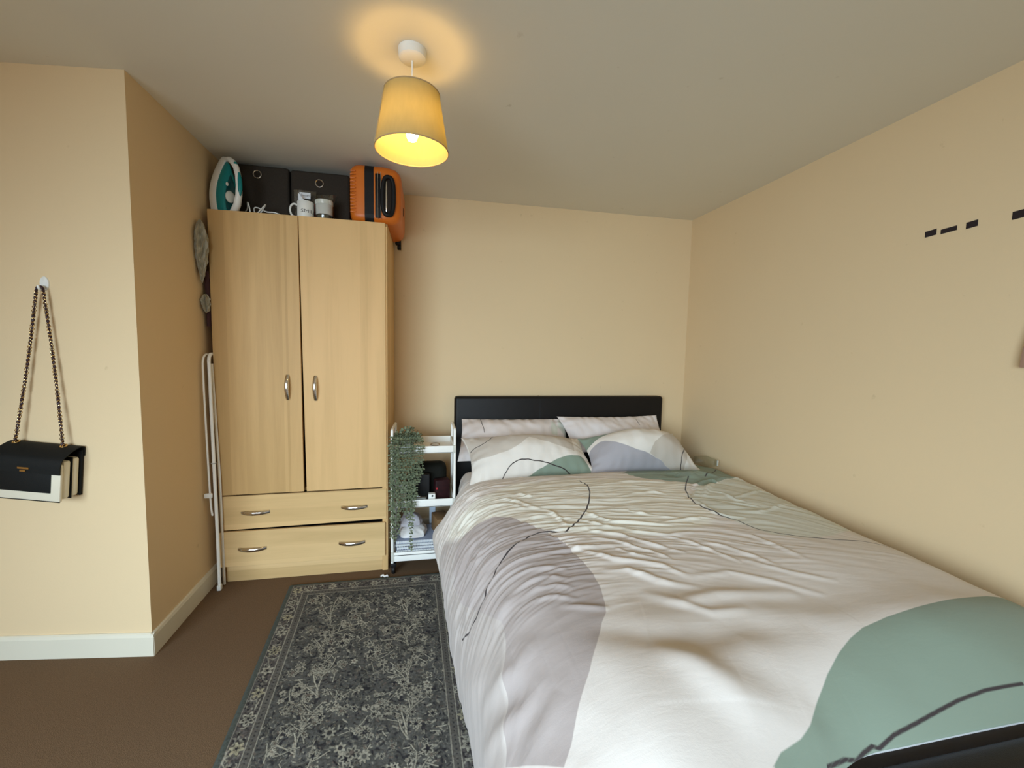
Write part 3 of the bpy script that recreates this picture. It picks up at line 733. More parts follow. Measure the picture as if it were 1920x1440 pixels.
for x in (tx0+.012, tx1-.012):
    for y in (ty0+.014, ty1-.014):
        wv = MB().lathe([(.0001, -.010), (.022, -.010), (.026, -.007), (.026, .007), (.022, .010), (.0001, .010)], 0, 0, 20, Matrix.Translation((x, y, .0265)) @ Matrix.Rotation(math.pi/2, 4, 'Y'))
        wv.box(x-.016, x+.016, y-.014, y+.014, .040, .066, .004); wv.build('wheel', M_BLACKP, tr)

# ring on the top tray
MB_ = MB().torus((.052, 2.70, .7365), .027, .0024, (0, -.12, 1), 40, 7); tag(MB_.build('bracelet', mat('bronze_metal', (.30, .22, .13), .35, .8)), 'thin bronze bangle lying on the top tray of the trolley', 'bracelet')
z = .4063
b = MB().box(-.09, .125, 2.655, 2.775, z, z+.215, .045, 5); o = b.build('pouch_body', mat('black_nylon', (.010, .010, .007), .7, var=.3, spec=.15)); tag(o, 'black rounded nylon pouch at the back of the middle tray', 'pouch'); o.name = 'pouch'
gb = thing('black_box', (-.07, 2.60, z), 'flat black box standing upright behind the trailing plant', 'box')
mt = Matrix.Translation((-.035, 2.600, z)) @ Matrix.Rotation(math.radians(-8), 4, 'Z')
MB().box(-.085, .055, -.018, .018, 0, .170, .004, 2, mt).build('box_body', M_BLACKP, gb)
db = thing('dark_red_package', (.09, 2.6, z), 'dark red and black package at the right of the middle tray', 'package')
mt = Matrix.Translation((.090, 2.600, z)) @ Matrix.Rotation(math.radians(12), 4, 'Z')
MB().box(-.045, .048, -.03, .03, 0, .135, .008, 3, mt).build('package_body', M_DKRED, db)
MB().ball((.062, 2.562, z+.085), .005, .003, .007, 8, 6).build('red_button', M_RED, db)
ad = thing('power_adapter', (.03, 2.53, z), 'white square power adapter at the front of the middle tray', 'adapter')
MB().box(.010, .052, 2.520, 2.560, z, z+.066, .005, 3).build('body', M_WHITEP, ad)
MB().disc((.034, 2.5195, z+.055), .006, (0, -1, 0), 16).build('socket', M_INK, ad)
cb = thing('clear_box', (-.05, 2.53, z), 'small clear plastic box beside the white power adapter', 'box')
b = MB().box(-.085, .003, 2.518, 2.556, z, z+.058, .004, 2); b.build('lid_and_body', M_CLEAR, cb)
MB().box(-.080, -.004, 2.524, 2.550, z+.001, z+.042, .004).build('contents', mat('pale_grey_contents', (.36, .38, .38), .5), cb)
# bottom tray: notebooks, cotton bag, card box
z = .1163
cols = [(.045, .05, .10), (.10, .13, .26), (.035, .04, .07), (.30, .36, .50)]
labs = ['spiral notebook with dark navy cover, lowest of the trolley stack', 'spiral notebook with blue cover, second from bottom of the stack', 'spiral notebook with near-black cover, third from bottom of the stack', 'pale blue spiral notebook, topmost of the stack under the cotton bag']
for k in range(4):
    nb = thing('notebook', (-.02, 2.62, z), labs[k], 'notebook', 'spiral notebooks on the bottom tray')
    hh = .0185; dx = (.0, .004, -.003, .002)[k]
    MB().box(-.178+dx, .143+dx, 2.530, 2.75, z+.0026, z+hh-.0026).build('pages', M_PAPER, nb)
    cvr = MB().box(-.181+dx, .146+dx, 2.526, 2.752, z+.0002, z+.0024); cvr.box(-.181+dx, .146+dx, 2.526, 2.752, z+hh-.0024, z+hh-.0004)
    cvr.build('cover', mat('notebook_cover_%s' % 'abcd'[k], cols[k], .5), nb)
    co = MB()
    for i in range(34):
        co.torus((-.174+dx+i*.0095, 2.527, z+hh/2), .0088, .0016, (1, 0, 0), 10, 5)
    co.build('spiral_binding', M_WHITEP, nb)
    z += .0186
ztop = z
def rest(cx, cy, z0, rx, ry, h, seed, m, name, label, cat, amp=1.0):
    rs = np.random.RandomState(seed); ph = rs.rand(10)*6.28; nu, nv = 56, 22; P = np.zeros((nu, nv, 3))
    for i in range(nu):
        a = 2*math.pi*i/nu
        for j in range(nv):
            v = j/(nv-1)
            R = (1-v**2.4)**.5; R = max(R, 0)
            wv = 1+amp*(.05*math.sin(3*a+4*v+ph[0])+.03*math.sin(6*a-7*v+ph[1])+.02*math.sin(11*a+9*v+ph[2]))
            sq = 1/max(abs(math.cos(a)), abs(math.sin(a)))**.55
            zz = z0 + h*v*(1+amp*.08*math.sin(2*a+ph[3])) 
            if j == 0: R *= .93
            P[i, j] = (cx+rx*R*wv*sq*math.cos(a), cy+ry*R*wv*sq*math.sin(a), zz)
    b = MB().grid(P, True); b.f.append(tuple(i*nv for i in range(nu))); b.smooth.append(False)
    return tag(b.build(name, m), label, cat)
rest(-.085, 2.635, ztop+.001, .086, .085, .062, 6, M_GREYW, 'cotton_bundle', 'lower folded white cotton bundle on top of the notebooks', 'cloth')
rest(-.095, 2.648, ztop+.063, .066, .075, .062, 12, mat('lilac_white_cotton', (.56, .54, .58), .9, bump=.2, bscale=400), 'cotton_bundle', 'upper lilac-white cotton bundle heaped on the trolley bottom tray', 'cloth')
kb = thing('card_box', (.09, 2.62, ztop), 'brown card box leaning beside the cotton bundle on the bottom tray', 'box')
mt = Matrix.Translation((.088, 2.632, ztop+.0005)) @ Matrix.Rotation(math.radians(14), 4, 'Z')
MB().box(-.042, .045, -.07, .07, 0, .105, .003, 2, mt).build('box_body', M_KRAFT, kb)
MB().box(-.046, -.030, -.0725, -.0695, .004, .050, .001, 1, mt).build('paper_label', M_PAPER, kb)

# trailing plant -------------------------------------------------------
pl = thing('trailing_plant', (-.115, 2.585, .7318), 'trailing grey-green artificial plant spilling over the front of the trolley', 'plant')
MB().lathe([(.0001, .7318), (.036, .7318), (.040, .736), (.046, .792), (.044, .794), (.038, .780), (.0001, .778)], -.115, 2.585, 28).build('pot', M_POT, pl)
rs = random.Random(11)
def leaf(b, p, dirv, up, L, W):
    d = Vector(dirv).normalized(); u = Vector(up); s = d.cross(u); s = s.normalized() if s.length > 1e-4 else d.orthogonal().normalized(); n_ = s.cross(d)
    p = Vector(p)
    pts = [p, p+d*L*.3+s*W*.42+n_*W*.10, p+d*L*.7+s*W*.42+n_*W*.08, p+d*L-n_*W*.05, p+d*L*.7-s*W*.42+n_*W*.08, p+d*L*.3-s*W*.42+n_*W*.10, p+d*L*.5-n_*W*.06]
    b.add(pts, [(0, 1, 6), (1, 2, 6), (2, 3, 6), (3, 4, 6), (4, 5, 6), (5, 0, 6)])
def vine(pts, dens=.0165, size=.0165):
    path = smooth_path(pts, 10); st = MB().tube(path, .0012, 5); lv = MB(); acc = 0; k = 0
    for i in range(1, len(path)):
        acc += (path[i]-path[i-1]).length
        while acc > dens:
            acc -= dens; k += 1; ang = k*1.9+rs.uniform(-.4, .4); t_ = (path[i]-path[i-1]).normalized()
            o1 = t_.orthogonal().normalized(); o2 = t_.cross(o1)
            for sgn in (1, -1):
                d = (o1*math.cos(ang)+o2*math.sin(ang))*sgn + t_*.25 + Vector((0, -.15, -.10))
                s_ = size*rs.uniform(.75, 1.2)
                leaf(lv, path[i], d, Vector((rs.uniform(-.3, .3), -.5, 1)), s_, s_*1.02)
    vo = lv.build('vine', M_LEAF, pl); st.build('stem', M_STEM, vo)
vs_ = [(-.205, .40), (-.197, .24), (-.190, .45), (-.182, .215), (-.172, .50), (-.166, .245), (-.158, .36), (-.150, .40), (-.140, .44), (-.131, .385), (-.120, .41), (-.112, .36), (-.104, .44), (-.094, .30), (-.084, .165), (-.075, .40), (-.064, .46), (-.050, .55), (-.038, .58), (-.026, .61), (-.088, .50), (-.135, .52), (-.186, .33), (-.160, .56)]
for (x, zend) in vs_:
    y = 2.478-rs.uniform(0, .022); x0 = -.115+(x+.115)*.45
    pts = [(x0, 2.58, .80), (x0+(x-x0)*.5, 2.53, .835), (x-.002, y+.012, .80), (x, y, .74)]
    zz = .74
    while zz-.09 > zend:
        zz -= .08; pts.append((x+rs.uniform(-.007, .007), y+rs.uniform(-.006, .006), zz))
    pts.append((x+rs.uniform(-.006, .006), y, zend)); vine(pts)
crown = MB()
for i in range(330):
    th = rs.uniform(0, 2*math.pi); ph = math.acos(rs.uniform(-.15, 1)); rr_ = rs.uniform(.55, 1.0)
    n_ = Vector((math.sin(ph)*math.cos(th), math.sin(ph)*math.sin(th), math.cos(ph)))
    p = Vector((-.115, 2.565, .785))+Vector((n_.x*.088, n_.y*.075, n_.z*.085))*rr_
    leaf(crown, p, n_+Vector((rs.uniform(-.6, .6), rs.uniform(-.6, .6), rs.uniform(-.4, .5))), Vector((rs.uniform(-.5, .5), rs.uniform(-.5, .5), 1)), rs.uniform(.013, .020), rs.uniform(.013, .019))
cr_o = crown.build('crown_foliage', M_LEAF, pl); cr_o['kind'] = 'stuff'

# paper scrap on the carpet
sp = MB().tube(smooth_path([(-.262, 2.478, .006), (-.250, 2.486, .009), (-.240, 2.474, .006), (-.226, 2.480, .008), (-.222, 2.470, .006)], 5), .0055, 7, flat=.7)
tag(sp.build('paper_scrap', M_GREYW), 'small twisted white paper scrap on the carpet by the wardrobe corner', 'paper scrap')
#@@SOFT@@
# ================================================================== SOFT FURNISHINGS: geometry
def perlin(x, y, seed=0):
    r = np.random.RandomState(seed); p = r.permutation(256); p = np.concatenate([p, p, p])
    ga = r.rand(256)*2*np.pi; gx, gy = np.cos(ga), np.sin(ga)
    xi = np.floor(x).astype(int); yi = np.floor(y).astype(int); xf = x-xi; yf = y-yi
    xi &= 255; yi &= 255
    u = xf**3*(xf*(xf*6-15)+10); v = yf**3*(yf*(yf*6-15)+10)
    def g(ix, iy, dx, dy):
        h = p[p[ix & 255]+(iy & 255)]; return gx[h]*dx+gy[h]*dy
    n00 = g(xi, yi, xf, yf); n10 = g(xi+1, yi, xf-1, yf); n01 = g(xi, yi+1, xf, yf-1); n11 = g(xi+1, yi+1, xf-1, yf-1)
    return ((n00*(1-u)+n10*u)*(1-v)+(n01*(1-u)+n11*u)*v)*1.5
def sstep(a, b, x):
    t = np.clip((x-a)/(b-a), 0, 1); return t*t*(3-2*t)
def catmull(P, n):
    """P (k,2) -> dense polyline"""
    k = len(P); out = []
    for i in range(k-1):
        p0 = P[max(i-1, 0)]; p1 = P[i]; p2 = P[i+1]; p3 = P[min(i+2, k-1)]
        t = np.linspace(0, 1, n, endpoint=False)[:, None]
        out.append(.5*((2*p1)+(p2-p0)*t+(2*p0-5*p1+4*p2-p3)*t**2+(3*p1-p0-3*p2+p3)*t**3))
    return np.concatenate(out+[P[-1:]])
STN = [  # y, cross-section (x, z) from the left hem over the top to the right hem
 (2.74, [(.235,.30),(.228,.36),(.225,.42),(.228,.47),(.245,.515),(.30,.535),(.5,.54),(.95,.54),(1.4,.54),(1.7,.54),(1.90,.535),(2.00,.51),(2.02,.44)]),
 (2.52, [(.215,.24),(.205,.32),(.20,.40),(.205,.455),(.225,.515),(.29,.55),(.5,.56),(.95,.56),(1.4,.56),(1.7,.56),(1.90,.555),(2.00,.53),(2.02,.45)]),
 (2.46, [(.17,.07),(.135,.18),(.125,.29),(.14,.375),(.20,.49),(.275,.555),(.5,.575),(.95,.575),(1.4,.575),(1.7,.57),(1.89,.56),(1.99,.53),(2.01,.45)]),
 (2.40, [(.115,.035),(.065,.15),(.045,.27),(.085,.345),(.18,.48),(.265,.556),(.48,.585),(.95,.59),(1.4,.585),(1.7,.58),(1.88,.565),(1.98,.525),(2.0,.45)]),
 (2.2, [(.120,.04),(.085,.16),(.075,.29),(.105,.39),(.175,.52),(.275,.592),(.47,.622),(.95,.63),(1.4,.622),(1.7,.61),(1.86,.585),(1.95,.535),(1.97,.45)]),
 (1.9, [(.125,.05),(.100,.17),(.092,.31),(.130,.44),(.205,.55),(.310,.617),(.48,.642),(.95,.645),(1.4,.635),(1.68,.615),(1.83,.588),(1.92,.54),(1.94,.45)]),
 (1.6, [(.135,.05),(.115,.18),(.110,.33),(.155,.46),(.230,.562),(.335,.622),(.50,.645),(.95,.645),(1.4,.635),(1.68,.615),(1.82,.588),(1.90,.54),(1.92,.45)]),
 (1.3, [(.150,.05),(.130,.18),(.128,.33),(.170,.46),(.245,.565),(.350,.625),(.52,.645),(.95,.645),(1.4,.635),(1.68,.615),(1.81,.59),(1.89,.54),(1.91,.45)]),
 (0.9, [(.170,.05),(.148,.18),(.142,.33),(.180,.46),(.255,.57),(.360,.632),(.52,.655),(.95,.65),(1.4,.64),(1.68,.622),(1.80,.595),(1.88,.54),(1.90,.45)]),
 (0.4, [(.180,.05),(.158,.18),(.150,.33),(.185,.46),(.260,.57),(.365,.632),(.52,.655),(.95,.65),(1.4,.64),(1.68,.622),(1.80,.595),(1.88,.54),(1.90,.45)]),
]
def duvet_geo(NX=640, NY=600):
    ys = np.array([s[0] for s in STN])[::-1]; C = np.array([s[1] for s in STN])[::-1]     # ascending y
    yv = np.linspace(.44, 2.74, NY)
    X = np.zeros((NX, NY)); Z = np.zeros((NX, NY)); S = np.zeros((NX, NY)); Yg = np.zeros((NX, NY))
    for j, y in enumerate(yv):
        i = min(max(np.searchsorted(ys, y)-1, 0), len(ys)-2); t = np.clip((y-ys[i])/(ys[i+1]-ys[i]), 0, 1)
        t = t*t*(3-2*t)*.5+t*.5
        d = catmull(C[i]*(1-t)+C[i+1]*t, 40)
        L = np.concatenate([[0], np.cumsum(np.linalg.norm(np.diff(d, axis=0), axis=1))])
        q = np.linspace(0, L[-1], NX)
        X[:, j] = np.interp(q, L, d[:, 0]); Z[:, j] = np.interp(q, L, d[:, 1])
        S[:, j] = q - L[7*40]; Yg[:, j] = y
    # foot end: the hem follows a slant and the surface rolls down to it
    u = np.clip((X-.30)/(.95-.30), 0, 1); u = u*u*(3-2*u)
    yend = .44+(.655-.44)*u + .02*np.clip((X-1.0), 0, 1)
    Yg2 = yend+(Yg-.44)*(2.74-yend)/(2.74-.44)
    T = Yg2.copy()
    d = Yg2-yend
    roll = np.clip(1-d/.26, 0, 1)
    Z2 = Z-(.135*roll**2.2)*sstep(.16, .30, Z)
    P = np.stack([X, Yg2, Z2], -1)
    # ---------------- wrinkles
    y = Yg2; s = S
    du = np.gradient(P, axis=0); dv = np.gradient(P, axis=1); n = np.cross(du, dv); n /= np.linalg.norm(n, axis=-1, keepdims=True)
    n[n[..., 2] < -.35] *= 1
    warp = .055*perlin(s*1.7+3, y*2.1, 1)+.020*perlin(s*4.5, y*5, 2)
    slope = .06+.30*(1-sstep(1.2, 2.1, y))
    v = y+warp+slope*np.clip(s+.15, -.4, 2)*sstep(-.5, .1, s)
    def ridged(a, b, seed): return 1-2*np.abs(perlin(a, b, seed))
    top = sstep(-.80, -.55, s)                     # 1 on the bed top, 0 on the hanging side
    my = sstep(1.00, 1.55, y)*(1-.55*sstep(2.25, 2.45, y))
    mx = 1-.70*sstep(.35, .75, s+(1.9-y)*.15)
    patch = .55+.9*np.clip(perlin(s*1.3+9, y*1.6, 7)+.35, 0, 1)
    fine = (.0050*ridged(s*1.7, v*13, 3)+.0042*ridged(s*2.8+5, v*23, 4)+.0024*ridged(s*4.5+1, v*40, 5)+.0010*perlin(s*11, v*62, 6))
    h = fine*my*mx*patch*1.1
    # right-hand folds descending towards the wall
    vr = y*.9+s*.55+.05*perlin(s*2, y*2, 12)
    h += (.006*ridged(vr*8, (s-y*.5)*1.0, 13)+.003*perlin(vr*20, (s-y*.5)*2, 14))*sstep(.25, .6, s)*sstep(1.35, 1.8, y)*(1-.5*sstep(2.2, 2.4, y))
    # swept folds on the left shoulder and the hanging side
    vd = y+.30*(1-top)*np.clip(-.62-s, 0, 1)*1.0+.045*perlin(s*2.2, y*2.4, 21)+.012*perlin(s*6, y*6, 24)
    side = sstep(-.52, -.78, s)
    amp = .40+.60*sstep(.9, 1.6, y)
    lo = .45+.55*sstep(1.35, 1.75, y)
    h += side*amp*(.0085*ridged(s*.9, vd*5.5, 22)+lo*(.0045*ridged(s*1.6+4, vd*12, 23)+.0022*ridged(s*3, vd*24, 25))+.0008*perlin(s*8, vd*50, 26))
    diag = y*.8+s*.75
    h += side*(1-sstep(1.0, 1.5, y))*(.010*perlin(diag*5.5, (s-y)*1.6, 27)+.004*perlin(diag*12, (s-y)*3, 28))
    mauve = sstep(-.95, -.7, s)*(1-sstep(-.45, -.3, s))*sstep(.95, 1.15, y)*(1-sstep(1.6, 1.8, y))
    h += mauve*(.0032*ridged(s*2.2+2, (v+.02*perlin(s*5, y*5, 31))*22, 32)+.0016*ridged(s*4, v*42, 33))
    # large soft hollows and puffs towards the foot
    def bump(x0, y0, sx, sy, a, rot=0):
        c, q = np.cos(rot), np.sin(rot); dx = X-x0; dy = y-y0
        return a*np.exp(-(((dx*c+dy*q)/sx)**2+((-dx*q+dy*c)/sy)**2))
    h += bump(.50, .76, .22, .16, .018, 0)+bump(1.05, 1.0, .35, .10, -.012, -.2)
    h += bump(1.35, .86, .26, .14, .022, 0)
    h += .010*perlin(s*2.3+1, y*2.6, 41)*(1-.6*my)+.0022*perlin(s*7, y*7, 42)*(1-my)
    # a rumple where the duvet is pushed up at the right-hand pillow
    h += bump(1.50, 2.16, .07, .05, .030, .6)+bump(1.44, 2.20, .04, .06, -.022, .5)+bump(1.62, 2.20, .10, .05, .022, -.3)
    for pts, am, wd in FOLDS:
        Q = np.array(pts); lo = Q.min(0)-wd*3; hi = Q.max(0)+wd*3
        m = (s > lo[0]) & (s < hi[0]) & (y > lo[1]) & (y < hi[1])
        if not m.any(): continue
        ss, yy = s[m], y[m]; bd = np.full(ss.shape, 9.); bt = np.zeros(ss.shape); n_ = len(Q)-1
        for i in range(n_):
            e = Q[i+1]-Q[i]; t = np.clip(((ss-Q[i, 0])*e[0]+(yy-Q[i, 1])*e[1])/max(e@e, 1e-9), 0, 1)
            dd = np.hypot(ss-Q[i, 0]-t*e[0], yy-Q[i, 1]-t*e[1]); k = dd < bd; bd[k] = dd[k]; bt[k] = (i+t[k])/n_
        h[m] += am*(np.exp(-(bd/wd)**2)-.35*np.exp(-(bd/(2.1*wd))**2))*np.sin(np.pi*np.clip(.08+bt*.84, 0, 1))**.7
    edge = sstep(0, .05, np.minimum(d, 1))*(1-sstep(2.66, 2.74, y))
    h = h*(.25+.75*edge)
    P = P+n*h[..., None]*np.where(n[..., 2:3] < -.5, -1, 1)
    # hem: tuck the foot edge under
    hem = []
    for k, (dy, dz) in enumerate(((.010, -.010), (.014, -.022), (.030, -.034))):
        q = P[:, 0].copy(); q[:, 1] += dy; q[:, 2] += dz; hem.append(q)
    P = np.concatenate([np.stack(hem[::-1], 1), P], 1)
    S = np.concatenate([S[:, :1]]*3+[S], 1); Yc = np.concatenate([y[:, :1]-.10, y[:, :1]-.05, y[:, :1]-.02, y], 1)
    return P, S, Yc
FOLDS = [([(-0.578, 1.971), (-0.518, 1.991), (-0.455, 1.912), (-0.384, 1.909)], 0.006, 0.012), ([(-0.653, 1.937), (-0.586, 1.932), (-0.53, 1.88), (-0.495, 1.797), (-0.469, 1.756)], 0.008, 0.014), ([(-0.469, 1.756), (-0.427, 1.718), (-0.408, 1.625), (-0.407, 1.551)], 0.009, 0.012), ([(-0.746, 1.895), (-0.698, 1.891), (-0.634, 1.88), (-0.559, 1.857), (-0.524, 1.777)], 0.008, 0.014), ([(-0.563, 1.609), (-0.515, 1.668), (-0.46, 1.671)], 0.006, 0.01), ([(-0.383, 1.624), (-0.323, 1.595), (-0.263, 1.545), (-0.219, 1.514)], 0.008, 0.012), ([(-0.298, 1.689), (-0.257, 1.633), (-0.209, 1.577), (-0.109, 1.547), (-0.007, 1.511), (0.121, 1.512)], 0.009, 0.012), ([(-0.395, 1.506), (-0.336, 1.511), (-0.292, 1.483), (-0.218, 1.449), (-0.167, 1.377), (-0.116, 1.329), (-0.065, 1.281)], 0.009, 0.012), ([(-0.459, 1.396), (-0.425, 1.363), (-0.37, 1.368)], 0.009, 0.014), ([(-0.429, 1.355), (-0.385, 1.319), (-0.334, 1.266), (-0.268, 1.244), (-0.192, 1.204), (-0.156, 1.143)], 0.01, 0.014), ([(-0.338, 1.433), (-0.269, 1.406), (-0.221, 1.338), (-0.174, 1.305), (-0.141, 1.246)], 0.008, 0.01), ([(-0.827, 1.588), (-0.778, 1.546), (-0.735, 1.58), (-0.677, 1.611), (-0.64, 1.634)], 0.009, 0.014), ([(-0.891, 1.419), (-0.837, 1.434), (-0.775, 1.442), (-0.721, 1.461), (-0.68, 1.458)], 0.016, 0.03), ([(-0.735, 1.354), (-0.692, 1.354), (-0.63, 1.358), (-0.564, 1.349), (-0.501, 1.329)], 0.008, 0.012), ([(-0.731, 1.296), (-0.676, 1.289), (-0.618, 1.286), (-0.559, 1.265), (-0.512, 1.236)], 0.007, 0.01), ([(-0.683, 1.227), (-0.625, 1.228), (-0.574, 1.221), (-0.53, 1.187)], 0.007, 0.01), ([(-0.668, 1.177), (-0.621, 1.182), (-0.57, 1.168), (-0.53, 1.137)], 0.007, 0.01), ([(-0.682, 1.135), (-0.635, 1.135), (-0.584, 1.12), (-0.541, 1.085)], 0.007, 0.01), ([(-0.573, 1.064), (-0.53, 1.042), (-0.475, 1.022)], 0.007, 0.012), ([(-0.795, 1.185), (-0.759, 1.196), (-0.73, 1.204), (-0.705, 1.212)], 0.011, 0.02), ([(-0.891, 2.133), (-0.786, 2.149), (-0.718, 2.114), (-0.646, 2.156)], 0.008, 0.016), ([(-0.894, 1.849), (-0.847, 1.914), (-0.765, 1.93), (-0.701, 1.945)], 0.01, 0.018), ([(-0.032, 1.838), (0.069, 1.891), (0.181, 1.902), (0.217, 1.861)], 0.009, 0.014), ([(-0.018, 2.03), (0.085, 2.079), (0.209, 2.08), (0.319, 2.056)], 0.01, 0.018), ([(-0.184, 1.685), (-0.078, 1.674), (-0.011, 1.616), (0.092, 1.567)], 0.008, 0.012), ([(-0.509, 1.48), (-0.467, 1.443), (-0.409, 1.454)], 0.006, 0.01), ([(-0.294, 1.352), (-0.247, 1.283), (-0.189, 1.251)], 0.006, 0.009), ([(-0.2, 1.511), (-0.127, 1.46), (-0.032, 1.42), (0.066, 1.431)], 0.008, 0.012), ([(-0.388, 1.2), (-0.319, 1.194), (-0.268, 1.157), (-0.225, 1.107)], 0.006, 0.014), ([(0.481, 1.995), (0.57, 2.054), (0.648, 2.093), (0.656, 2.058)], 0.018, 0.014), ([(0.423, 1.842), (0.517, 1.95), (0.617, 2.041)], 0.014, 0.014), ([(0.638, 2.069), (0.78, 2.145), (0.905, 2.191), (0.911, 2.063)], 0.01, 0.018), ([(0.496, 1.901), (0.55, 1.871), (0.538, 1.763), (0.566, 1.746)], 0.009, 0.012), ([(0.453, 1.755), (0.514, 1.718), (0.576, 1.691), (0.595, 1.68)], 0.007, 0.01), ([(0.542, 1.787), (0.66, 1.847), (0.841, 1.952), (0.911, 1.949)], 0.008, 0.012), ([(0.443, 1.616), (0.527, 1.607), (0.623, 1.643), (0.79, 1.734)], 0.008, 0.013), ([(0.316, 1.751), (0.308, 1.681), (0.3, 1.601), (0.337, 1.563), (0.398, 1.547)], 0.009, 0.012), ([(-0.003, 1.529), (0.095, 1.547), (0.198, 1.562), (0.256, 1.541)], 0.01, 0.012), ([(0.219, 1.433), (0.295, 1.382), (0.32, 1.285), (0.337, 1.192)], 0.007, 0.016), ([(0.055, 1.362), (0.12, 1.303), (0.167, 1.235), (0.199, 1.158)], 0.007, 0.014), ([(-0.065, 1.424), (0.004, 1.365), (0.051, 1.285), (0.087, 1.199)], 0.007, 0.012), ([(0.458, 1.974), (0.373, 1.872), (0.292, 1.792)], -0.014, 0.012), ([(-0.316, 1.056), (-0.25, 1.009), (-0.135, 1.033), (-0.037, 1.029), (0.112, 1.018)], 0.012, 0.028), ([(-0.507, 0.926), (-0.427, 0.861), (-0.322, 0.86), (-0.192, 0.887), (0.011, 0.871)], -0.02, 0.055), ([(-0.467, 0.874), (-0.416, 0.825), (-0.38, 0.78), (-0.357, 0.742), (-0.31, 0.708), (-0.179, 0.682)], 0.018, 0.05), ([(-0.283, 1.014), (-0.196, 0.953), (-0.098, 0.957)], 0.007, 0.018), ([(-0.319, 1.201), (-0.258, 1.125), (-0.156, 1.076)], 0.007, 0.016), ([(-0.947, 1.054), (-0.827, 1.004), (-0.754, 0.97), (-0.703, 0.989)], 0.014, 0.03), ([(-0.949, 0.943), (-0.841, 0.897), (-0.772, 0.866), (-0.717, 0.87)], 0.014, 0.03), ([(-0.782, 0.778), (-0.72, 0.793), (-0.67, 0.824)], 0.01, 0.035), ([(-0.138, 1.13), (-0.0, 1.139), (0.112, 1.077), (0.202, 1.002)], 0.006, 0.016), ([(0.112, 1.206), (0.21, 1.117), (0.314, 1.053)], 0.005, 0.014)]


def pillow_geo(TL, TR, BL, BR, T, conc=.05, seed=0, nu=230, nv=150, back=.45, wr=1.0, pw=2.0, ex=.72, sag=0.0):
    """a stuffed pillowcase between four world corners; returns front and back (nu,nv,3) and u,v"""
    TL, TR, BL, BR = [np.array(a, float) for a in (TL, TR, BL, BR)]
    # cosine spacing keeps the seam crisp
    u = np.linspace(-1, 1, nu); v = np.linspace(-1, 1, nv); u = np.sin(u*np.pi/2)*.55+u*.45; v = np.sin(v*np.pi/2)*.55+v*.45
    U, V = np.meshgrid(u, v, indexing='ij')
    Uc = U*(1-conc*(1-V**2)*np.abs(U)); Vc = V*(1-conc*1.3*(1-U**2)*np.abs(V))
    a = ((Uc+1)/2)[..., None]; b = ((Vc+1)/2)[..., None]      # a: left-right, b: bottom-top
    base = (BL*(1-a)+BR*a)*(1-b)+(TL*(1-a)+TR*a)*b
    n = np.cross((TR-TL)+(BR-BL), (TL-BL)+(TR-BR)); n /= np.linalg.norm(n)
    if n[1] > 0 or (abs(n[1]) < .2 and n[2] < 0): n = -n
    prof = (np.clip(1-np.abs(U)**pw, 0, 1)**ex)*(np.clip(1-np.abs(V)**pw, 0, 1)**ex)
    W = np.linalg.norm(TR-TL); Hh = np.linalg.norm(TL-BL)
    xs, zs = U*W/2, V*Hh/2
    rim = 1-np.clip(prof, 0, 1)
    w = wr*(.006*perlin(xs*7+seed, zs*7, seed+1)+.003*perlin(xs*16, zs*16+seed, seed+2))*(prof**.5)
    # gathers running in from the seam
    w += wr*.004*rim*prof**.4*np.sin(xs*85+4*perlin(xs*6, zs*6, seed+3))*np.exp(-((1-np.abs(V))/.35)**2)
    w += wr*.004*rim*prof**.4*np.sin(zs*85+4*perlin(xs*6, zs*6, seed+4))*np.exp(-((1-np.abs(U))/.25)**2)
    F = base+n*(T*prof+w)[..., None]; B = base-n*(T*back*prof)[..., None]
    if sag: F[..., 2] -= sag*prof*0; 
    return F, B, U*W/2, V*Hh/2

PILLOWS = dict(
 front_left=dict(TL=(.212, 2.655, .782), TR=(1.03, 2.70, .750), BL=(.243, 2.395, .558), BR=(1.055, 2.41, .580), T=.165, seed=3, conc=.085, wr=1.7),
 front_right=dict(TL=(1.0, 2.68, .755), TR=(1.72, 2.69, .775), BL=(.99, 2.40, .595), BR=(1.800, 2.44, .563), T=.200, seed=17, conc=.095, wr=1.7),
 back_left=dict(TL=(.240, 2.95, .856), TR=(1.00, 2.945, .850), BL=(.20, 2.77, .60), BR=(1.0, 2.80, .58), T=.095, seed=29, conc=.03, wr=2.4),
 back_right=dict(TL=(.925, 2.915, .872), TR=(1.735, 2.945, .868), BL=(1.00, 2.76, .64), BR=(1.80, 2.80, .60), T=.09, seed=43, conc=.06, wr=2.4),
)
def poly_sdf(px, py, poly):
    """signed distance (negative inside) from points to a closed polygon"""
    Q = np.array(poly, float); d = np.full(px.shape, 1e9); inside = np.zeros(px.shape, bool); n = len(Q)
    for i in range(n):
        a = Q[i]; b = Q[(i+1) % n]; e = b-a; wx, wy = px-a[0], py-a[1]
        t = np.clip((wx*e[0]+wy*e[1])/max(e@e, 1e-12), 0, 1); d = np.minimum(d, np.hypot(wx-t*e[0], wy-t*e[1]))
        c = ((a[1] <= py) != (b[1] <= py)) & (px < (b[0]-a[0])*(py-a[1])/((b[1]-a[1]) if abs(b[1]-a[1]) > 1e-12 else 1e-12)+a[0])
        inside ^= c
    return np.where(inside, -d, d)
def line_dist(px, py, pts):
    Q = np.array(pts, float); d = np.full(px.shape, 1e9)
    for i in range(len(Q)-1):
        a = Q[i]; e = Q[i+1]-a; wx, wy = px-a[0], py-a[1]
        t = np.clip((wx*e[0]+wy*e[1])/max(e@e, 1e-12), 0, 1); d = np.minimum(d, np.hypot(wx-t*e[0], wy-t*e[1]))
    return d
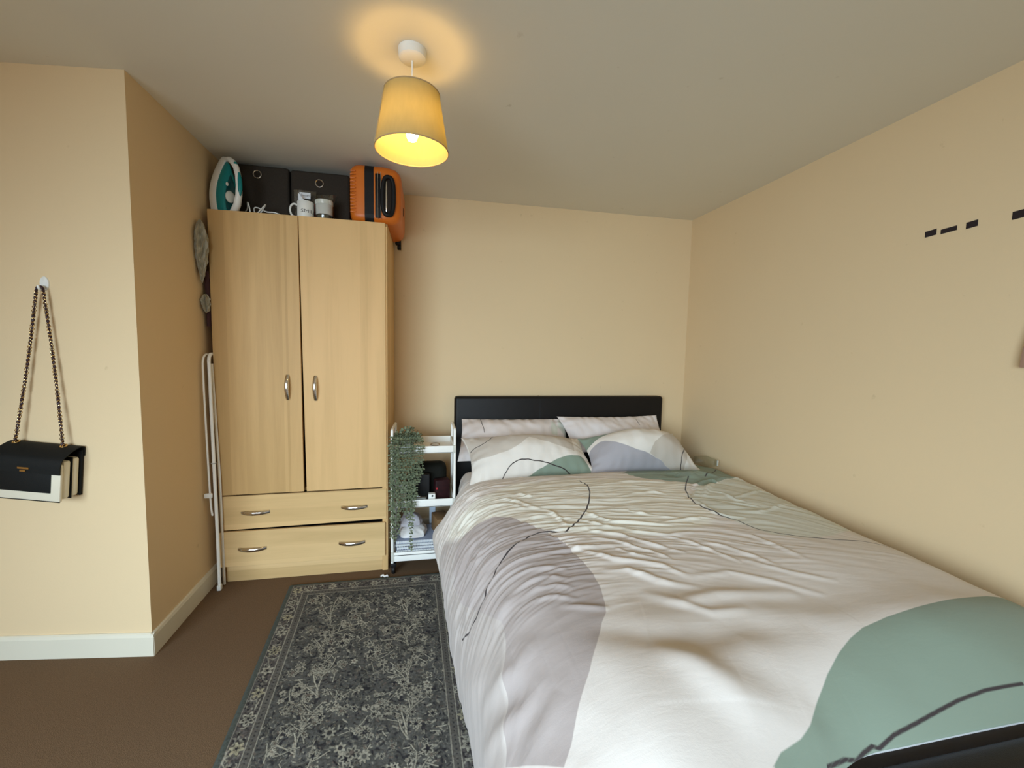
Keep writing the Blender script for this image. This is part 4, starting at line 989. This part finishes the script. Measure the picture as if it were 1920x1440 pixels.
DUVET_PRINT = {'mauve': ('poly', [(-0.903, 1.784), (-0.819, 1.818), (-0.713, 1.769), (-0.654, 1.765), (-0.601, 1.713), (-0.559, 1.632), (-0.525, 1.564), (-0.491, 1.502), (-0.459, 1.4), (-0.447, 1.29), (-0.439, 1.198), (-0.446, 1.117), (-0.464, 1.044), (-0.479, 1.002), (-0.508, 0.964), (-0.554, 0.884), (-0.594, 0.824), (-0.644, 0.767), (-0.687, 0.716), (-0.716, 0.69), (-0.862, 0.82), (-0.808, 0.958), (-0.762, 1.093), (-0.759, 1.17), (-0.814, 1.281), (-0.915, 1.473), (-0.942, 1.626)]), 'taupe': ('poly', [(-1.45, 2.15), (-0.976, 2.064), (-0.818, 1.792), (-0.84, 1.519), (-0.767, 1.296), (-0.73, 1.189), (-0.762, 1.093), (-0.808, 0.958), (-0.862, 0.82), (-0.75, 0.3), (-1.6, 0.3)]), 'sage': ('poly', [(-0.32, 0.612), (-0.284, 0.633), (-0.219, 0.656), (-0.176, 0.677), (-0.114, 0.715), (-0.042, 0.757), (0.034, 0.794), (0.102, 0.823), (0.167, 0.845), (0.265, 0.864), (0.351, 0.873), (0.456, 0.888), (0.572, 0.904), (0.753, 0.935), (0.865, 0.941), (0.865, 0.913), (1.3, 1.0), (1.4, 0.4), (0.2, 0.4)]), 'corner': ('poly', [(0.192, 2.292), (0.243, 2.167), (0.341, 2.105), (0.409, 2.057), (0.457, 2.04), (0.495, 1.981), (0.575, 2.009), (0.723, 2.093), (0.897, 2.191), (1.02, 2.35), (1.1, 2.72), (0.3, 2.72), (0.28, 2.4)]), 'pale': ('poly', [(0.488, 1.981), (0.575, 2.009), (0.723, 2.093), (0.901, 2.191), (0.918, 1.946), (0.896, 1.576), (0.878, 1.455), (0.662, 1.366), (0.535, 1.344), (0.393, 1.377), (0.343, 1.49), (0.293, 1.594), (0.301, 1.736), (0.323, 1.834)]), 'cream': ('poly', [(-0.894, 2.103), (-0.784, 2.018), (-0.661, 2.041), (-0.503, 2.156), (-0.227, 2.185), (0.222, 2.128), (0.445, 2.036), (0.323, 1.834), (0.293, 1.594), (0.19, 1.489), (-0.043, 1.426), (-0.247, 1.456), (-0.428, 1.49), (-0.525, 1.564), (-0.601, 1.713), (-0.713, 1.769), (-0.834, 1.822), (-0.944, 1.934)]), 'line_a': ('line', [(-0.138, 2.131), (-0.122, 2.055), (-0.157, 1.924), (-0.21, 1.801), (-0.272, 1.684), (-0.323, 1.613), (-0.367, 1.558), (-0.406, 1.518), (-0.428, 1.497), (-0.487, 1.51), (-0.528, 1.514), (-0.572, 1.501), (-0.629, 1.466), (-0.658, 1.446), (-0.694, 1.419), (-0.729, 1.388), (-0.761, 1.358), (-0.804, 1.323), (-0.851, 1.308), (-0.906, 1.319), (-0.961, 1.358)]), 'line_b': ('line', [(0.519, 2.12), (0.453, 2.04), (0.363, 1.914), (0.323, 1.827), (0.29, 1.733), (0.293, 1.632), (0.307, 1.57), (0.347, 1.529), (0.372, 1.435), (0.426, 1.387), (0.517, 1.35), (0.64, 1.324), (0.76, 1.316), (0.868, 1.269)]), 'line_c': ('line', [(1.028, 2.543), (0.781, 2.266), (0.645, 2.145)]), 'line_d': ('line', [(-0.172, 0.632), (-0.114, 0.645), (-0.081, 0.646), (-0.052, 0.655), (-0.024, 0.661), (-0.009, 0.658), (0.045, 0.669), (0.11, 0.677), (0.171, 0.685), (0.269, 0.698), (0.359, 0.706), (0.424, 0.708), (0.478, 0.709)])}
PILLOW_PRINT = {'front_left': {'taupe': ('poly', [(-0.41, 0.172), (-0.401, 0.171), (-0.41, -0.017), (-0.381, -0.041), (-0.348, -0.044), (-0.296, -0.052), (-0.264, -0.052), (-0.205, -0.047), (-0.163, -0.041), (-0.123, -0.032), (-0.086, -0.014), (-0.049, 0.017), (-0.021, 0.041), (0.012, 0.029), (0.049, 0.011), (0.109, -0.011), (0.18, -0.026), (0.253, -0.038), (0.275, -0.047), (0.37, 0.3), (-0.5, 0.3)]), 'sage': ('poly', [(-0.086, -0.172), (-0.04, -0.169), (-0.016, -0.16), (0.016, -0.15), (0.068, -0.133), (0.123, -0.109), (0.201, -0.086), (0.237, -0.081), (0.275, -0.075), (0.249, -0.081), (0.309, -0.07), (0.34, -0.075), (0.354, -0.106), (0.362, -0.145), (0.372, -0.172), (0.381, -0.172), (0.3, -0.3), (-0.1, -0.3)]), 'line_a': ('line', [(-0.213, -0.172), (-0.201, -0.157), (-0.188, -0.145), (-0.176, -0.131), (-0.154, -0.118), (-0.123, -0.109), (-0.096, -0.106), (-0.059, -0.109), (-0.016, -0.116), (0.035, -0.12), (0.086, -0.131), (0.136, -0.143), (0.184, -0.155), (0.213, -0.168), (0.229, -0.172), (0.241, -0.172)]), 'line_b': ('line', [(-0.401, 0.047), (-0.374, 0.055), (-0.337, 0.055), (-0.299, 0.064), (-0.268, 0.078), (-0.217, 0.141), (-0.201, 0.139), (-0.197, 0.139)])}, 'front_right': {'sage': ('poly', [(-0.42, 0.02), (-0.35, 0.045), (-0.28, 0.07), (-0.18, 0.092), (-0.08, 0.105), (0, 0.108), (0.03, 0.13), (-0.1, 0.3), (-0.45, 0.3)]), 'lilac': ('poly', [(-0.36, 0.004), (-0.36, 0.001), (-0.351, 0.016), (-0.322, 0.027), (-0.291, 0.033), (-0.263, 0.024), (-0.235, -0.004), (-0.194, -0.038), (-0.135, -0.07), (-0.076, -0.097), (-0.006, -0.117), (0.051, -0.131), (0.104, -0.151), (0.151, -0.161), (0.35, -0.3), (-0.4, -0.3)]), 'beige': ('poly', [(-0.01, -0.113), (0.002, -0.088), (0.031, -0.054), (0.076, -0.027), (0.158, 0.021), (0.251, 0.07), (0.272, 0.046), (0.296, 0.033), (0.313, 0.001), (0.301, -0.044), (0.304, -0.049), (0.286, -0.085), (0.235, -0.145), (0.232, -0.161), (0.151, -0.161), (0.104, -0.151), (0.051, -0.131)]), 'line_a': ('line', [(0.212, -0.161), (0.208, -0.147), (0.215, -0.117), (0.229, -0.095), (0.269, -0.06), (0.301, -0.038), (0.304, -0.044)]), 'line_b': ('line', [(-0.143, 0.106), (-0.104, 0.104), (-0.072, 0.095), (-0.043, 0.08), (0.01, 0.075), (0.072, 0.08), (0.1, 0.07), (0.112, 0.06)])}, 'back_left': {'line_a': ('line', [(-0.248, 0.158), (-0.245, 0.106), (-0.234, 0.064), (-0.227, 0.029)]), 'pale': ('poly', [(0.265, 0.133), (0.251, 0.069), (0.251, 0.015), (0.296, 0.007), (0.318, 0.149), (0.45, 0.1), (0.45, -0.1)])}, 'back_right': {'line_a': ('line', [(0.19, 0.105), (0.186, 0.072), (0.186, 0.049)])}}
# ================================================================== SOFT FURNISHINGS: objects
def lin(r, g, b):
    f = lambda c: (c/255/12.92) if c/255 <= .04045 else ((c/255+.055)/1.055)**2.4
    return (f(r), f(g), f(b))
C_BASE = (0.66, 0.60, 0.55); C_CREAM = (0.72, 0.685, 0.60); C_MAUVE = (0.40, 0.342, 0.322); C_TAUPE = (0.43, 0.375, 0.345)
C_SAGE = (0.225, 0.280, 0.220); C_PALE = (0.60, 0.60, 0.525); C_LINE = (0.045, 0.035, 0.035); C_LILAC = (0.375, 0.355, 0.375); C_BEIGE = (0.54, 0.48, 0.415)
def print_mat(name, base, layers, width):
    """cotton printed with flat shapes: every shape is a signed-distance attribute in metres"""
    m, nt, b = new_mat(name)
    col = None
    rgb = N(nt, 'ShaderNodeRGB'); rgb.outputs[0].default_value = (*base, 1); col = rgb.outputs[0]
    for att, c, wd, soft in layers:
        a = N(nt, 'ShaderNodeAttribute', attribute_name=att)
        mr = N(nt, 'ShaderNodeMapRange'); mr.inputs['From Min'].default_value = wd+soft; mr.inputs['From Max'].default_value = wd-soft
        nt.links.new(a.outputs['Fac'], mr.inputs['Value'])
        mx = N(nt, 'ShaderNodeMix', data_type='RGBA'); nt.links.new(mr.outputs['Result'], mx.inputs['Factor'])
        nt.links.new(col, mx.inputs['A']); mx.inputs['B'].default_value = (*c, 1); col = mx.outputs['Result']
    nt.links.new(col, b.inputs['Base Color'])
    b.inputs['Roughness'].default_value = 0.9; b.inputs['Specular IOR Level'].default_value = 0.15; b.inputs['Sheen Weight'].default_value = 0.12
    tc = N(nt, 'ShaderNodeTexCoord'); no = N(nt, 'ShaderNodeTexNoise'); no.inputs['Scale'].default_value = 420; no.inputs['Detail'].default_value = 2
    nt.links.new(tc.outputs['Object'], no.inputs['Vector'])
    bp = N(nt, 'ShaderNodeBump'); bp.inputs['Strength'].default_value = 0.12; bp.inputs['Distance'].default_value = 0.001
    nt.links.new(no.outputs['Fac'], bp.inputs['Height'])
    n2 = N(nt, 'ShaderNodeTexNoise'); n2.inputs['Scale'].default_value = 24; n2.inputs['Detail'].default_value = 5; n2.inputs['Distortion'].default_value = 0.4
    mp = N(nt, 'ShaderNodeMapping'); mp.inputs['Scale'].default_value = (.55, 1.5, 1.0); nt.links.new(tc.outputs['Object'], mp.inputs['Vector']); nt.links.new(mp.outputs['Vector'], n2.inputs['Vector'])
    b2 = N(nt, 'ShaderNodeBump'); b2.inputs['Strength'].default_value = 0.09; b2.inputs['Distance'].default_value = 0.012
    nt.links.new(n2.outputs['Fac'], b2.inputs['Height']); nt.links.new(b2.outputs['Normal'], bp.inputs['Normal'])
    nt.links.new(bp.outputs['Normal'], b.inputs['Normal'])
    return m
def grid_object(name, Ps, material, attrs, parent=None, off=(0, 0, 0)):
    """one mesh from several (nu,nv,3) grids; attrs: {name: [array per grid]}"""
    vs = []; fs = []; o = 0
    for P in Ps:
        nu, nv, _ = P.shape; vs.append(P.reshape(-1, 3)-np.array(off))
        i, j = np.meshgrid(np.arange(nu-1), np.arange(nv-1), indexing='ij'); a = (o+i*nv+j).ravel()
        fs.append(np.stack([a, a+nv, a+nv+1, a+1], -1)); o += nu*nv
    V = np.concatenate(vs); F = np.concatenate(fs)
    me = bpy.data.meshes.new(name)
    me.vertices.add(len(V)); me.vertices.foreach_set('co', V.ravel().astype(np.float32))
    me.loops.add(len(F)*4); me.loops.foreach_set('vertex_index', F.ravel().astype(np.int32))
    me.polygons.add(len(F)); me.polygons.foreach_set('loop_start', np.arange(0, len(F)*4, 4, dtype=np.int32)); me.polygons.foreach_set('loop_total', np.full(len(F), 4, np.int32))
    me.update(calc_edges=True)
    me.polygons.foreach_set('use_smooth', np.ones(len(F), bool))
    for k, arrs in attrs.items():
        at = me.attributes.new(k, 'FLOAT', 'POINT'); at.data.foreach_set('value', np.concatenate([x.ravel() for x in arrs]).astype(np.float32))
    me.materials.append(material); me.validate()
    ob = bpy.data.objects.new(name, me); COL.objects.link(ob)
    if parent is not None: ob.parent = parent
    return ob
def fields(A, B, prints):
    return {k: (poly_sdf(A, B, pts) if kind == 'poly' else line_dist(A, B, pts)) for k, (kind, pts) in prints.items()}

# ---- bed frame
bed = thing('bed', (1.0, 1.8, 0), 'double bed frame in black leatherette with a padded headboard', 'bed')
HX0, HX1 = .192, 1.820
hbd = MB().box(HX0, HX1, YB-.098, YB-.016, .12, 1.009, .022, 4).build('headboard', M_BLACKL, bed)
MB().tube([(.82, YB-.0982, .5), (.82, YB-.0982, .985), (.82, YB-.090, 1.0075), (.82, YB-.03, 1.0093)], .0016, 6).build('seam', M_BLACKP, hbd)
for x in (HX0+.03, HX1-.03): MB().box(x-.03, x+.03, YB-.09, YB-.03, 0, .13, .005).build('leg', M_BLACKL, bed)
for x0, x1 in ((.235, .275), (1.735, 1.775)): MB().box(x0, x1, .66, YB-.1, .10, .36, .012, 3).build('side_rail', M_BLACKL, bed)
MB().box(.225, 1.785, .585, .653, .04, .493, .022, 4).build('footboard', M_BLACKL, bed)
for x in (.27, 1.74): MB().box(x-.03, x+.03, .60, .65, 0, .05, .005).build('leg', M_BLACKP, bed)
for k in range(14):
    yy = .76+k*.165; MB().box(.276, 1.734, yy-.03, yy+.03, .285, .300).build('slat', M_WOODH, bed)
mt_ = MB().box(.285, 1.725, .720, YB-.102, .305, .470, .035, 4)
tag(mt_.build('mattress', M_SHEET), 'mattress in a lilac-grey fitted sheet under the duvet', 'mattress')

# ---- duvet
P, S, Yc = duvet_geo()
F_ = fields(S, Yc, DUVET_PRINT)
hemf = np.full(S.shape, 1.0); hemf[:, :3] = -1.0; hemf[:, 3] = 0.0; F_['hem'] = hemf      # white lining shows under the foot hem
M_DUV = print_mat('printed_duvet_cotton', C_BASE, [('cream', C_CREAM, 0, .02), ('taupe', C_TAUPE, 0, .02), ('pale', C_PALE, 0, .008), ('mauve', C_MAUVE, 0, .0012), ('sage', C_SAGE, 0, .0012), ('corner', C_SAGE, 0, .0012),
     ('line_a', C_LINE, .0032, .0010), ('line_b', C_LINE, .0032, .0010), ('line_c', C_LINE, .0034, .0010), ('line_d', C_LINE, .0027, .0010), ('hem', (.78, .78, .78), 0, .02)], 0)
duv = grid_object('duvet', [P], M_DUV, {k: [v] for k, v in F_.items()})
tag(duv, 'crumpled white, beige, mauve and sage printed duvet covering the bed', 'duvet')
so = duv.modifiers.new('thickness', 'SOLIDIFY'); so.thickness = .006; so.offset = -1

# ---- pillows
labels = dict(front_left='plump front pillow on the left with taupe, white and sage print', front_right='plump front pillow on the right with lilac, beige and sage print',
              back_left='rear pillow propped on the left half of the headboard', back_right='rear pillow with pointed corner propped on the right half of the headboard')
for nm in ('back_left', 'back_right', 'front_left', 'front_right'):
    F, B, A_, B_ = pillow_geo(**PILLOWS[nm])
    pr = PILLOW_PRINT[nm]; f1 = fields(A_, B_, pr)
    lay = [(k, {'taupe': C_BEIGE, 'sage': C_SAGE, 'lilac': C_LILAC, 'beige': C_BEIGE, 'pale': C_PALE}[k], 0, .0012) for k in pr if pr[k][0] == 'poly'] + [(k, C_LINE, .0024, .0008) for k in pr if pr[k][0] == 'line']
    m = print_mat('printed_cotton_'+nm, (0.72, 0.67, 0.61) if 'front' in nm else (0.70, 0.63, 0.60), lay, 0)
    far = {k: [v, np.full(v.shape, 9.0)] for k, v in f1.items()}
    tag(grid_object('pillow', [F, B[::-1]], m, far), labels[nm], 'pillow', 'pillows on the bed')
# ---- clear box at the head corner of the bed
bx = thing('clear_tray', (1.955, 2.64, .56), 'small clear plastic tray at the head corner between pillow and right wall', 'tray')
MB().box(1.905, 2.010, 2.57, 2.70, .558, .605, .004, 2).build('tray_body', M_CLEAR, bx)
MB().box(2.004, 2.014, 2.572, 2.580, .562, .600, .001, 1).build('white_clip', M_WHITEP, bx)

# ---- rug: pattern drawn in rug coordinates (metres) and stored per point
RW, RL = .935, 1.72
def rug_point(a, b_):
    """a 0..1 across, b_ metres down from the far edge"""
    t = b_
    xl = -.744+.0813*t; xr = .156+.031*t
    return xl+(xr-xl)*a, 2.455-t
nx = 374; nyf = 500; bf = np.linspace(0, 1.25, nyf); bb = np.linspace(1.25, RL, 60)[1:]
tb = np.concatenate([bf, bb]); ta = np.linspace(0, 1, nx)
Ax, Bx = np.meshgrid(ta, tb, indexing='ij'); UX = Ax*RW; UY = Bx
col = np.zeros(UX.shape+(3,)); rs_ = np.random.RandomState(5)
G0 = np.array((.078, .076, .070)); CRM = np.array((.33, .31, .25)); BLK = np.array((.018, .017, .022)); BRN = np.array((.13, .105, .088)); SELV = np.array((.070, .078, .068))
col[:] = G0
col *= (1+.30*perlin(UX*20, UY*20, 50)+.30*perlin(UX*70, UY*110, 51))[..., None]
def paint(mask, c):
    global col
    col = col*(1-mask[..., None])+np.array(c)*mask[..., None]
def window(x0, x1, y0, y1):
    i0, i1 = np.searchsorted(ta*RW, (x0, x1)); j0, j1 = np.searchsorted(tb, (y0, y1))
    return slice(max(i0-1, 0), i1+1), slice(max(j0-1, 0), j1+1)
def stroke(pts, wd, c, soft=.0018, strength=1.0):
    Q = np.array(pts); pad = wd+.006; si, sj = window(Q[:, 0].min()-pad, Q[:, 0].max()+pad, Q[:, 1].min()-pad, Q[:, 1].max()+pad)
    if UX[si, sj].size == 0: return
    d = line_dist(UX[si, sj], UY[si, sj], pts); mk = np.clip((wd/2-d)/soft+.5, 0, 1)*strength
    col[si, sj] = col[si, sj]*(1-mk[..., None])+np.array(c)*mk[..., None]
def flower(x, y, R, rot, petals=6, c=CRM, heart=BLK, ring=True, asp=1.0):
    si, sj = window(x-R*1.5, x+R*1.5, y-R*1.5, y+R*1.5)
    if UX[si, sj].size == 0: return
    dx, dy = UX[si, sj]-x, (UY[si, sj]-y)*asp; r = np.hypot(dx, dy); th = np.arctan2(dy, dx)+rot
    edge = R*(.78+.24*np.cos(petals*th)); d = r-edge
    mo = np.clip((.0045-d)/.003, 0, 1)*.75; col[si, sj] = col[si, sj]*(1-mo[..., None])+G0*.42*mo[..., None]
    if ring: mk = np.clip((R*.15-np.abs(d))/.0022+.5, 0, 1)
    else: mk = np.clip(-d/.002+.5, 0, 1)
    col[si, sj] = col[si, sj]*(1-mk[..., None])+c*mk[..., None]
    mk = np.clip((R*.30-np.abs(r-R*.12))/.002, 0, 1)*.9; hc = heart if heart is not None else G0
    col[si, sj] = col[si, sj]*(1-mk[..., None])+hc*mk[..., None]
    for k in range(petals):
        a = (k+.5)*2*np.pi/petals-rot; q = np.hypot(dx-R*.48*np.cos(a), dy-R*.48*np.sin(a)); mk = np.clip((R*.11-q)/.002+.5, 0, 1)
        col[si, sj] = col[si, sj]*(1-mk[..., None])+(c*.85)*mk[..., None]
def leaf_blob(x, y, L, W, a, c=CRM, vein=True):
    si, sj = window(x-L, x+L, y-L, y+L)
    if UX[si, sj].size == 0: return
    dx, dy = UX[si, sj]-x, UY[si, sj]-y; p = dx*np.cos(a)+dy*np.sin(a); q = -dx*np.sin(a)+dy*np.cos(a)
    d = (p/(L/2))**2+(q/(W/2*(1-.35*p/(L/2))))**2; mk = np.clip((1-d)*3, 0, 1)*.9
    col[si, sj] = col[si, sj]*(1-mk[..., None])+c*mk[..., None]
def vine_draw(x, y, a, L, wd, depth, rr):
    pts = [(x, y)]; st = .012; n = int(L/st); curl = rr.uniform(-5, 5)
    for k in range(n):
        a += curl*st + rr.uniform(-.25, .25)*.5; x += math.cos(a)*st; y += math.sin(a)*st; pts.append((x, y))
        if depth > 0 and k and rr.random() < .23: vine_draw(x, y, a+rr.choice((-1, 1))*rr.uniform(.6, 1.3), L*rr.uniform(.35, .6), wd*.75, depth-1, rr)
        elif rr.random() < .20:
            s = rr.choice((-1, 1)); leaf_blob(x+math.cos(a+s*1.2)*.010, y+math.sin(a+s*1.2)*.010, rr.uniform(.014, .024), rr.uniform(.006, .010), a+s*1.0)
    if len(pts) > 1: stroke(pts, wd+.005, G0*.45, .003, .8); stroke(pts, wd, CRM*rr.uniform(.85, 1.2))
    if rr.random() < .5: flower(x, y, rr.uniform(.009, .018), rr.uniform(0, 6), rr.choice((5, 6, 8)), CRM*rr.uniform(.8, 1.05), BLK if rr.random() < .6 else BRN, rr.random() < .7)
rr = random.Random(21)
BW = .118                                     # border width
# ground dabs
for k in range(3200):
    x, y = rr.uniform(.02, RW-.02), rr.uniform(.02, 1.30)
    leaf_blob(x, y, rr.uniform(.006, .022), rr.uniform(.003, .008), rr.uniform(0, 3.14), rr.choice((BLK, BLK, BRN, CRM*.45, CRM*.7, CRM*.85, CRM*.3)))
# field: paired trees and scrolling stems
for row in range(5):
    y = .30+row*.235
    for sgn in (-1, 1):
        xc = RW/2+sgn*.19+rr.uniform(-.02, .02)
        stroke([(xc+.004, y+.07), (xc-.003, y+.03), (xc+.004, y-.03), (xc, y-.06)], .0085, CRM)
        for br in range(4):
            a = -math.pi/2+(br-1.5)*.75*rr.uniform(.8, 1.2); vine_draw(xc, y+.06-br*.03, a+(0 if br in (1, 2) else (.5 if br == 0 else -.5)), rr.uniform(.08, .15), .0050, 1, rr)
    for q in range(20):
        vine_draw(rr.uniform(BW+.03, RW-BW-.03), y+rr.uniform(-.12, .12), rr.uniform(0, 6.28), rr.uniform(.03, .09), .0036, 1, rr)
for k in range(150):
    flower(rr.uniform(BW+.03, RW-BW-.03), rr.uniform(BW+.03, 1.28), rr.uniform(.009, .026), rr.uniform(0, 6), rr.choice((5, 6, 6, 8)), CRM*rr.uniform(.72, 1.05), rr.choice((BLK, BLK, BRN, G0)), rr.random() < .62)
for k in range(120):
    leaf_blob(rr.uniform(BW+.03, RW-BW-.03), rr.uniform(BW+.03, 1.28), rr.uniform(.015, .036), rr.uniform(.006, .012), rr.uniform(0, 3.14), CRM*rr.uniform(.6, 1.0))
# fine woven scrollwork that fills the ground between the flowers
wx_ = UX+.012*perlin(UX*26, UY*26, 60); wy_ = UY+.012*perlin(UX*26, UY*26, 61)
scr = np.clip((.085-np.abs(perlin(wx_*42, wy_*42, 62)))/.06, 0, 1)*sstep(-.15, .25, perlin(UX*9, UY*9, 63))
lum = col.mean(-1); free = 1-sstep(.13, .22, lum)
paint(scr*free*.55, CRM*.80)
drk = np.clip((perlin(wx_*55, wy_*55, 64)-.33)/.12, 0, 1)*free; paint(drk*.75, BLK)
# border band
ed = np.minimum(np.minimum(UX, RW-UX), UY)
band = np.clip((BW-ed)/.002, 0, 1)*np.clip((ed-.0)/.001, 0, 1)
bg = np.array((.078, .070, .066))*(1+.5*perlin(UX*60, UY*60, 52)+.5*perlin(UX*130, UY*130, 53))[..., None]
col = col*(1-band[..., None])+bg*band[..., None]
def in_border():
    s = rr.random(); q = rr.uniform(.030, BW-.045)
    if s < .42: return q, rr.uniform(.03, 1.3)
    if s < .84: return RW-q, rr.uniform(.03, 1.3)
    return rr.uniform(.03, RW-.03), q
for k in range(1300):
    x, y = in_border(); leaf_blob(x, y, rr.uniform(.007, .020), rr.uniform(.003, .008), rr.uniform(0, 3.14), rr.choice((BLK, BLK, BRN, CRM*.6, CRM*.8, CRM*.45)))
for k in range(110):
    x, y = in_border(); a = rr.uniform(0, 6.28); pts = [(x, y)]; cu = rr.uniform(-90, 90)
    for q in range(7): a += cu*.006; x += .007*math.cos(a); y += .007*math.sin(a); pts.append((min(max(x, .026), RW-.026), max(y, .026)))
    stroke(pts, .0042, CRM*rr.uniform(.7, 1))
for k in range(11):
    y = .07+k*.118
    for x in (.055, RW-.055):
        c = CRM*np.array((1.0, .97, .84)) if k % 2 == 0 else CRM*.95
        flower(x, y, .027, k*.5, 6, c, BRN, k % 3 == 1); flower(x, y, .013, 0, 5, c*.9, BLK, True)
for k in range(7):
    flower(.12+k*.117, .055, .026, k*.7, 6, CRM*.95, BRN, k % 2 == 0)
# plain selvedge, fine cream lines, inner double rule with dots
mk = np.clip((.020-ed)/.002, 0, 1); paint(mk, SELV)
for q, wd, s in ((.0225, .0035, .8), (BW-.034, .0045, .85), (BW-.002, .0045, .85)):
    paint(np.clip((wd/2-np.abs(ed-q))/.0015+.5, 0, 1)*s, CRM*.85)
rule = np.clip((.0125-np.abs(ed-(BW-.018)))/.002, 0, 1); paint(rule*.85, np.array((.105, .098, .085)))
al = np.where(ed == UY, UX, UY); dots = ((al*1000) % 17 < 6)*np.clip((.004-np.abs(ed-(BW-.018)))/.002, 0, 1); paint(dots*.8, BLK)
col = np.clip(col*(1+.28*perlin(UX*190, UY*190, 54)+.10*perlin(UX*7, UY*7, 55))[..., None], .004, .8)
RX, RY = rug_point(Ax, Bx); hz = .0075+.0008*perlin(UX*90, UY*90, 56)+.0012*perlin(UX*4, UY*4, 57)
hz = hz*np.clip(ed/.006, .12, 1)
m_rug, nt, bs = new_mat('woven_rug'); va = N(nt, 'ShaderNodeVertexColor', layer_name='weave'); nt.links.new(va.outputs['Color'], bs.inputs['Base Color'])
bs.inputs['Roughness'].default_value = 1.0; bs.inputs['Specular IOR Level'].default_value = .08
rug = grid_object('rug', [np.stack([RX, RY, hz], -1)], m_rug, {})
ca = rug.data.attributes.new('weave', 'FLOAT_COLOR', 'POINT')
ca.data.foreach_set('color', np.concatenate([col.reshape(-1, 3), np.ones((col.shape[0]*col.shape[1], 1))], 1).astype(np.float32).ravel())
so = rug.modifiers.new('thickness', 'SOLIDIFY'); so.thickness = .0065; so.offset = -1
tag(rug, 'dark grey and cream floral patterned rug on the brown carpet beside the bed', 'rug')
